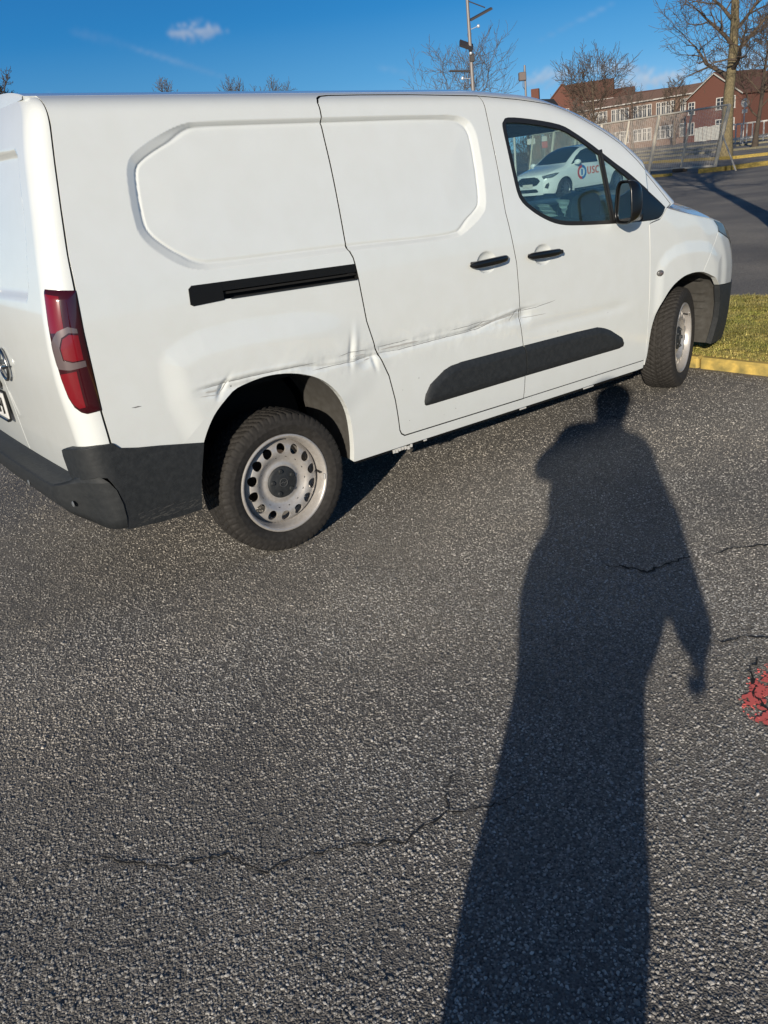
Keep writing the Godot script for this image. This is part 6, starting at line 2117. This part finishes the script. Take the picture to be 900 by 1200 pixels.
	print("person ", Time.get_ticks_msec() - t0)

# ------------------------------------------------------------------ sky
func sky_image(to_sun: Vector3) -> ImageTexture:
	# clear winter air: pale at the horizon, blue above, dark at the zenith, a whiter haze round the sun
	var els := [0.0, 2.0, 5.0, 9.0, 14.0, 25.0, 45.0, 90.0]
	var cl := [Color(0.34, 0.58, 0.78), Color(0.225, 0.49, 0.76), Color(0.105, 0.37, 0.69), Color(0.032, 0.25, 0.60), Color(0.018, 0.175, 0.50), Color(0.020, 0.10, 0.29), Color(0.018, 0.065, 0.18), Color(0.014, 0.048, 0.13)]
	var w := 512
	var h := 256
	var im := Image.create(w, h, false, Image.FORMAT_RGBF)
	for j in h:
		var el := 90.0 - 180.0 * (j + 0.5) / h
		var base := Color(0.13, 0.125, 0.12)
		if el >= 0.0:
			var k := 0
			while k < 6 and el > els[k + 1]: k += 1
			base = cl[k].lerp(cl[k + 1], (el - els[k]) / (els[k + 1] - els[k]))
		for i in w:
			var az := TAU * (i + 0.5) / w
			var d := Vector3(sin(az) * cos(deg_to_rad(el)), sin(deg_to_rad(el)), -cos(az) * cos(deg_to_rad(el)))
			var c := base
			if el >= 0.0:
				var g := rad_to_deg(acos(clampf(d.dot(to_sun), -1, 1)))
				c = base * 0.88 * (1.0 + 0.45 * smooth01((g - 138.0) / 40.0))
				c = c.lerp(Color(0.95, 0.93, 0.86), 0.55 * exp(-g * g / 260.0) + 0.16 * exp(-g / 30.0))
			im.set_pixel(i, j, c)
	im.resize(2048, 1024, Image.INTERPOLATE_CUBIC)
	# thin clouds and old contrails: azimuth and height in degrees
	var n := FastNoiseLite.new(); n.seed = 3; n.frequency = 0.22; n.fractal_octaves = 5
	var px := 2048.0 / 360.0
	for q in CLOUDS:
		var a := Vector2(q[0], q[1])
		var b := Vector2(q[2], q[3])
		var r: float = q[4]
		var lo := a.min(b) - Vector2(r, r) * 1.8
		var hi := a.max(b) + Vector2(r, r) * 1.8
		for j in range(int((90.0 - hi.y) * px), int((90.0 - lo.y) * px) + 1):
			for i in range(int(lo.x * px), int(hi.x * px) + 1):
				var p := Vector2((i + 0.5) / px, 90.0 - (j + 0.5) / px)
				if p.y < 0.2: continue
				var e := b - a
				var t := clampf((p - a).dot(e) / maxf(e.length_squared(), 1e-6), 0, 1)
				var s := (p - a - e * t).length() / (r * (0.55 + 0.45 * sin(PI * clampf(t, 0.08, 0.92))))
				var nn := n.get_noise_2d(p.x * 14.0 / maxf(r, 0.4) * 0.4, p.y * 22.0 / maxf(r, 0.4) * 0.4)
				var cov := clampf((1.15 - s + nn * q[6] - 0.15), 0.0, 1.0)
				cov = smooth01(cov) * float(q[5]) * (1.0 if q[7] > 0.5 else smooth01(minf(t, 1 - t) * 5.0))
				if cov <= 0.003: continue
				var under := clampf(0.5 + (p.y - (a.y + b.y) * 0.5) / r * 0.7 + nn * 0.5, 0, 1)
				im.set_pixel(i % 2048, j, im.get_pixel(i % 2048, j).lerp(Color(0.36, 0.41, 0.52).lerp(Color(0.66, 0.66, 0.67), under), cov))
	return ImageTexture.create_from_image(im)
const CLOUDS := [[26.6, 8.8, 29.3, 8.8, 0.55, 0.50, 1.2, 1], [20.4, 9.5, 24.3, 8.35, 0.40, 0.05, 0.6, 0], [23.4, 8.6, 29.9, 6.0, 0.20, 0.13, 0.4, 0], [38.5, 5.9, 40.9, 5.15, 0.2, 0.10, 0.8, 0], [48.2, 5.9, 53.4, 7.45, 0.13, 0.16, 0.4, 0], [51.6, 4.15, 54.8, 3.65, 0.42, 0.5, 1.3, 1], [52.8, 2.9, 56.8, 3.05, 0.62, 0.62, 1.3, 1], [47.8, 3.9, 50.2, 4.1, 0.6, 0.45, 1.3, 1], [18.2, 6.0, 19.2, 6.0, 0.35, 0.35, 1.2, 1], [58.0, 3.4, 62.0, 3.2, 0.7, 0.30, 1.3, 1], [57.5, 2.2, 63.0, 2.6, 0.8, 0.3, 1.3, 1]]

func _ready() -> void:
	t0 = Time.get_ticks_msec()
	rng.seed = 7
	# ---- camera
	var cam := Camera3D.new()
	cam.name = "camera"
	add_child(cam)
	var yaw := 0.62123
	var pitch := 0.39769
	var roll := 0.12529
	cam.transform = Transform3D(Basis(Vector3.UP, -yaw) * Basis(Vector3.RIGHT, -pitch) * Basis(Vector3.BACK, -roll), Vector3(-1.603, 1.5174, 3.7893))
	cam.fov = 64.61
	cam.near = 0.03
	cam.far = 2500.0
	cam.current = true
	# ---- sky, sun, exposure
	var we := WorldEnvironment.new()
	we.name = "world"
	var env := Environment.new()
	env.background_mode = Environment.BG_SKY
	env.tonemap_mode = Environment.TONE_MAPPER_LINEAR
	env.tonemap_exposure = 1.0
	env.sdfgi_enabled = true; env.ssao_enabled = true; env.ssil_enabled = true
	var sun_dir := Vector3(0.7805, -0.2900, -0.5540).normalized()
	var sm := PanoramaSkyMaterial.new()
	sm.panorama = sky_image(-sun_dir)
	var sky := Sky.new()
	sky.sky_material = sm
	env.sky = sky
	we.environment = env
	add_child(we)
	var sun := DirectionalLight3D.new()
	sun.name = "sun"
	sun.light_color = Color(1.0, 0.955, 0.885)
	sun.light_energy = 1.6
	sun.light_angular_distance = 0.5
	sun.shadow_enabled = true
	add_child(sun)
	sun.look_at_from_position(Vector3.ZERO, sun_dir, Vector3.UP)
	# ---- the place
	materials()
	ground()
	verge()
	background()
	build_van()
	photographer()
	print("done ", Time.get_ticks_msec() - t0)
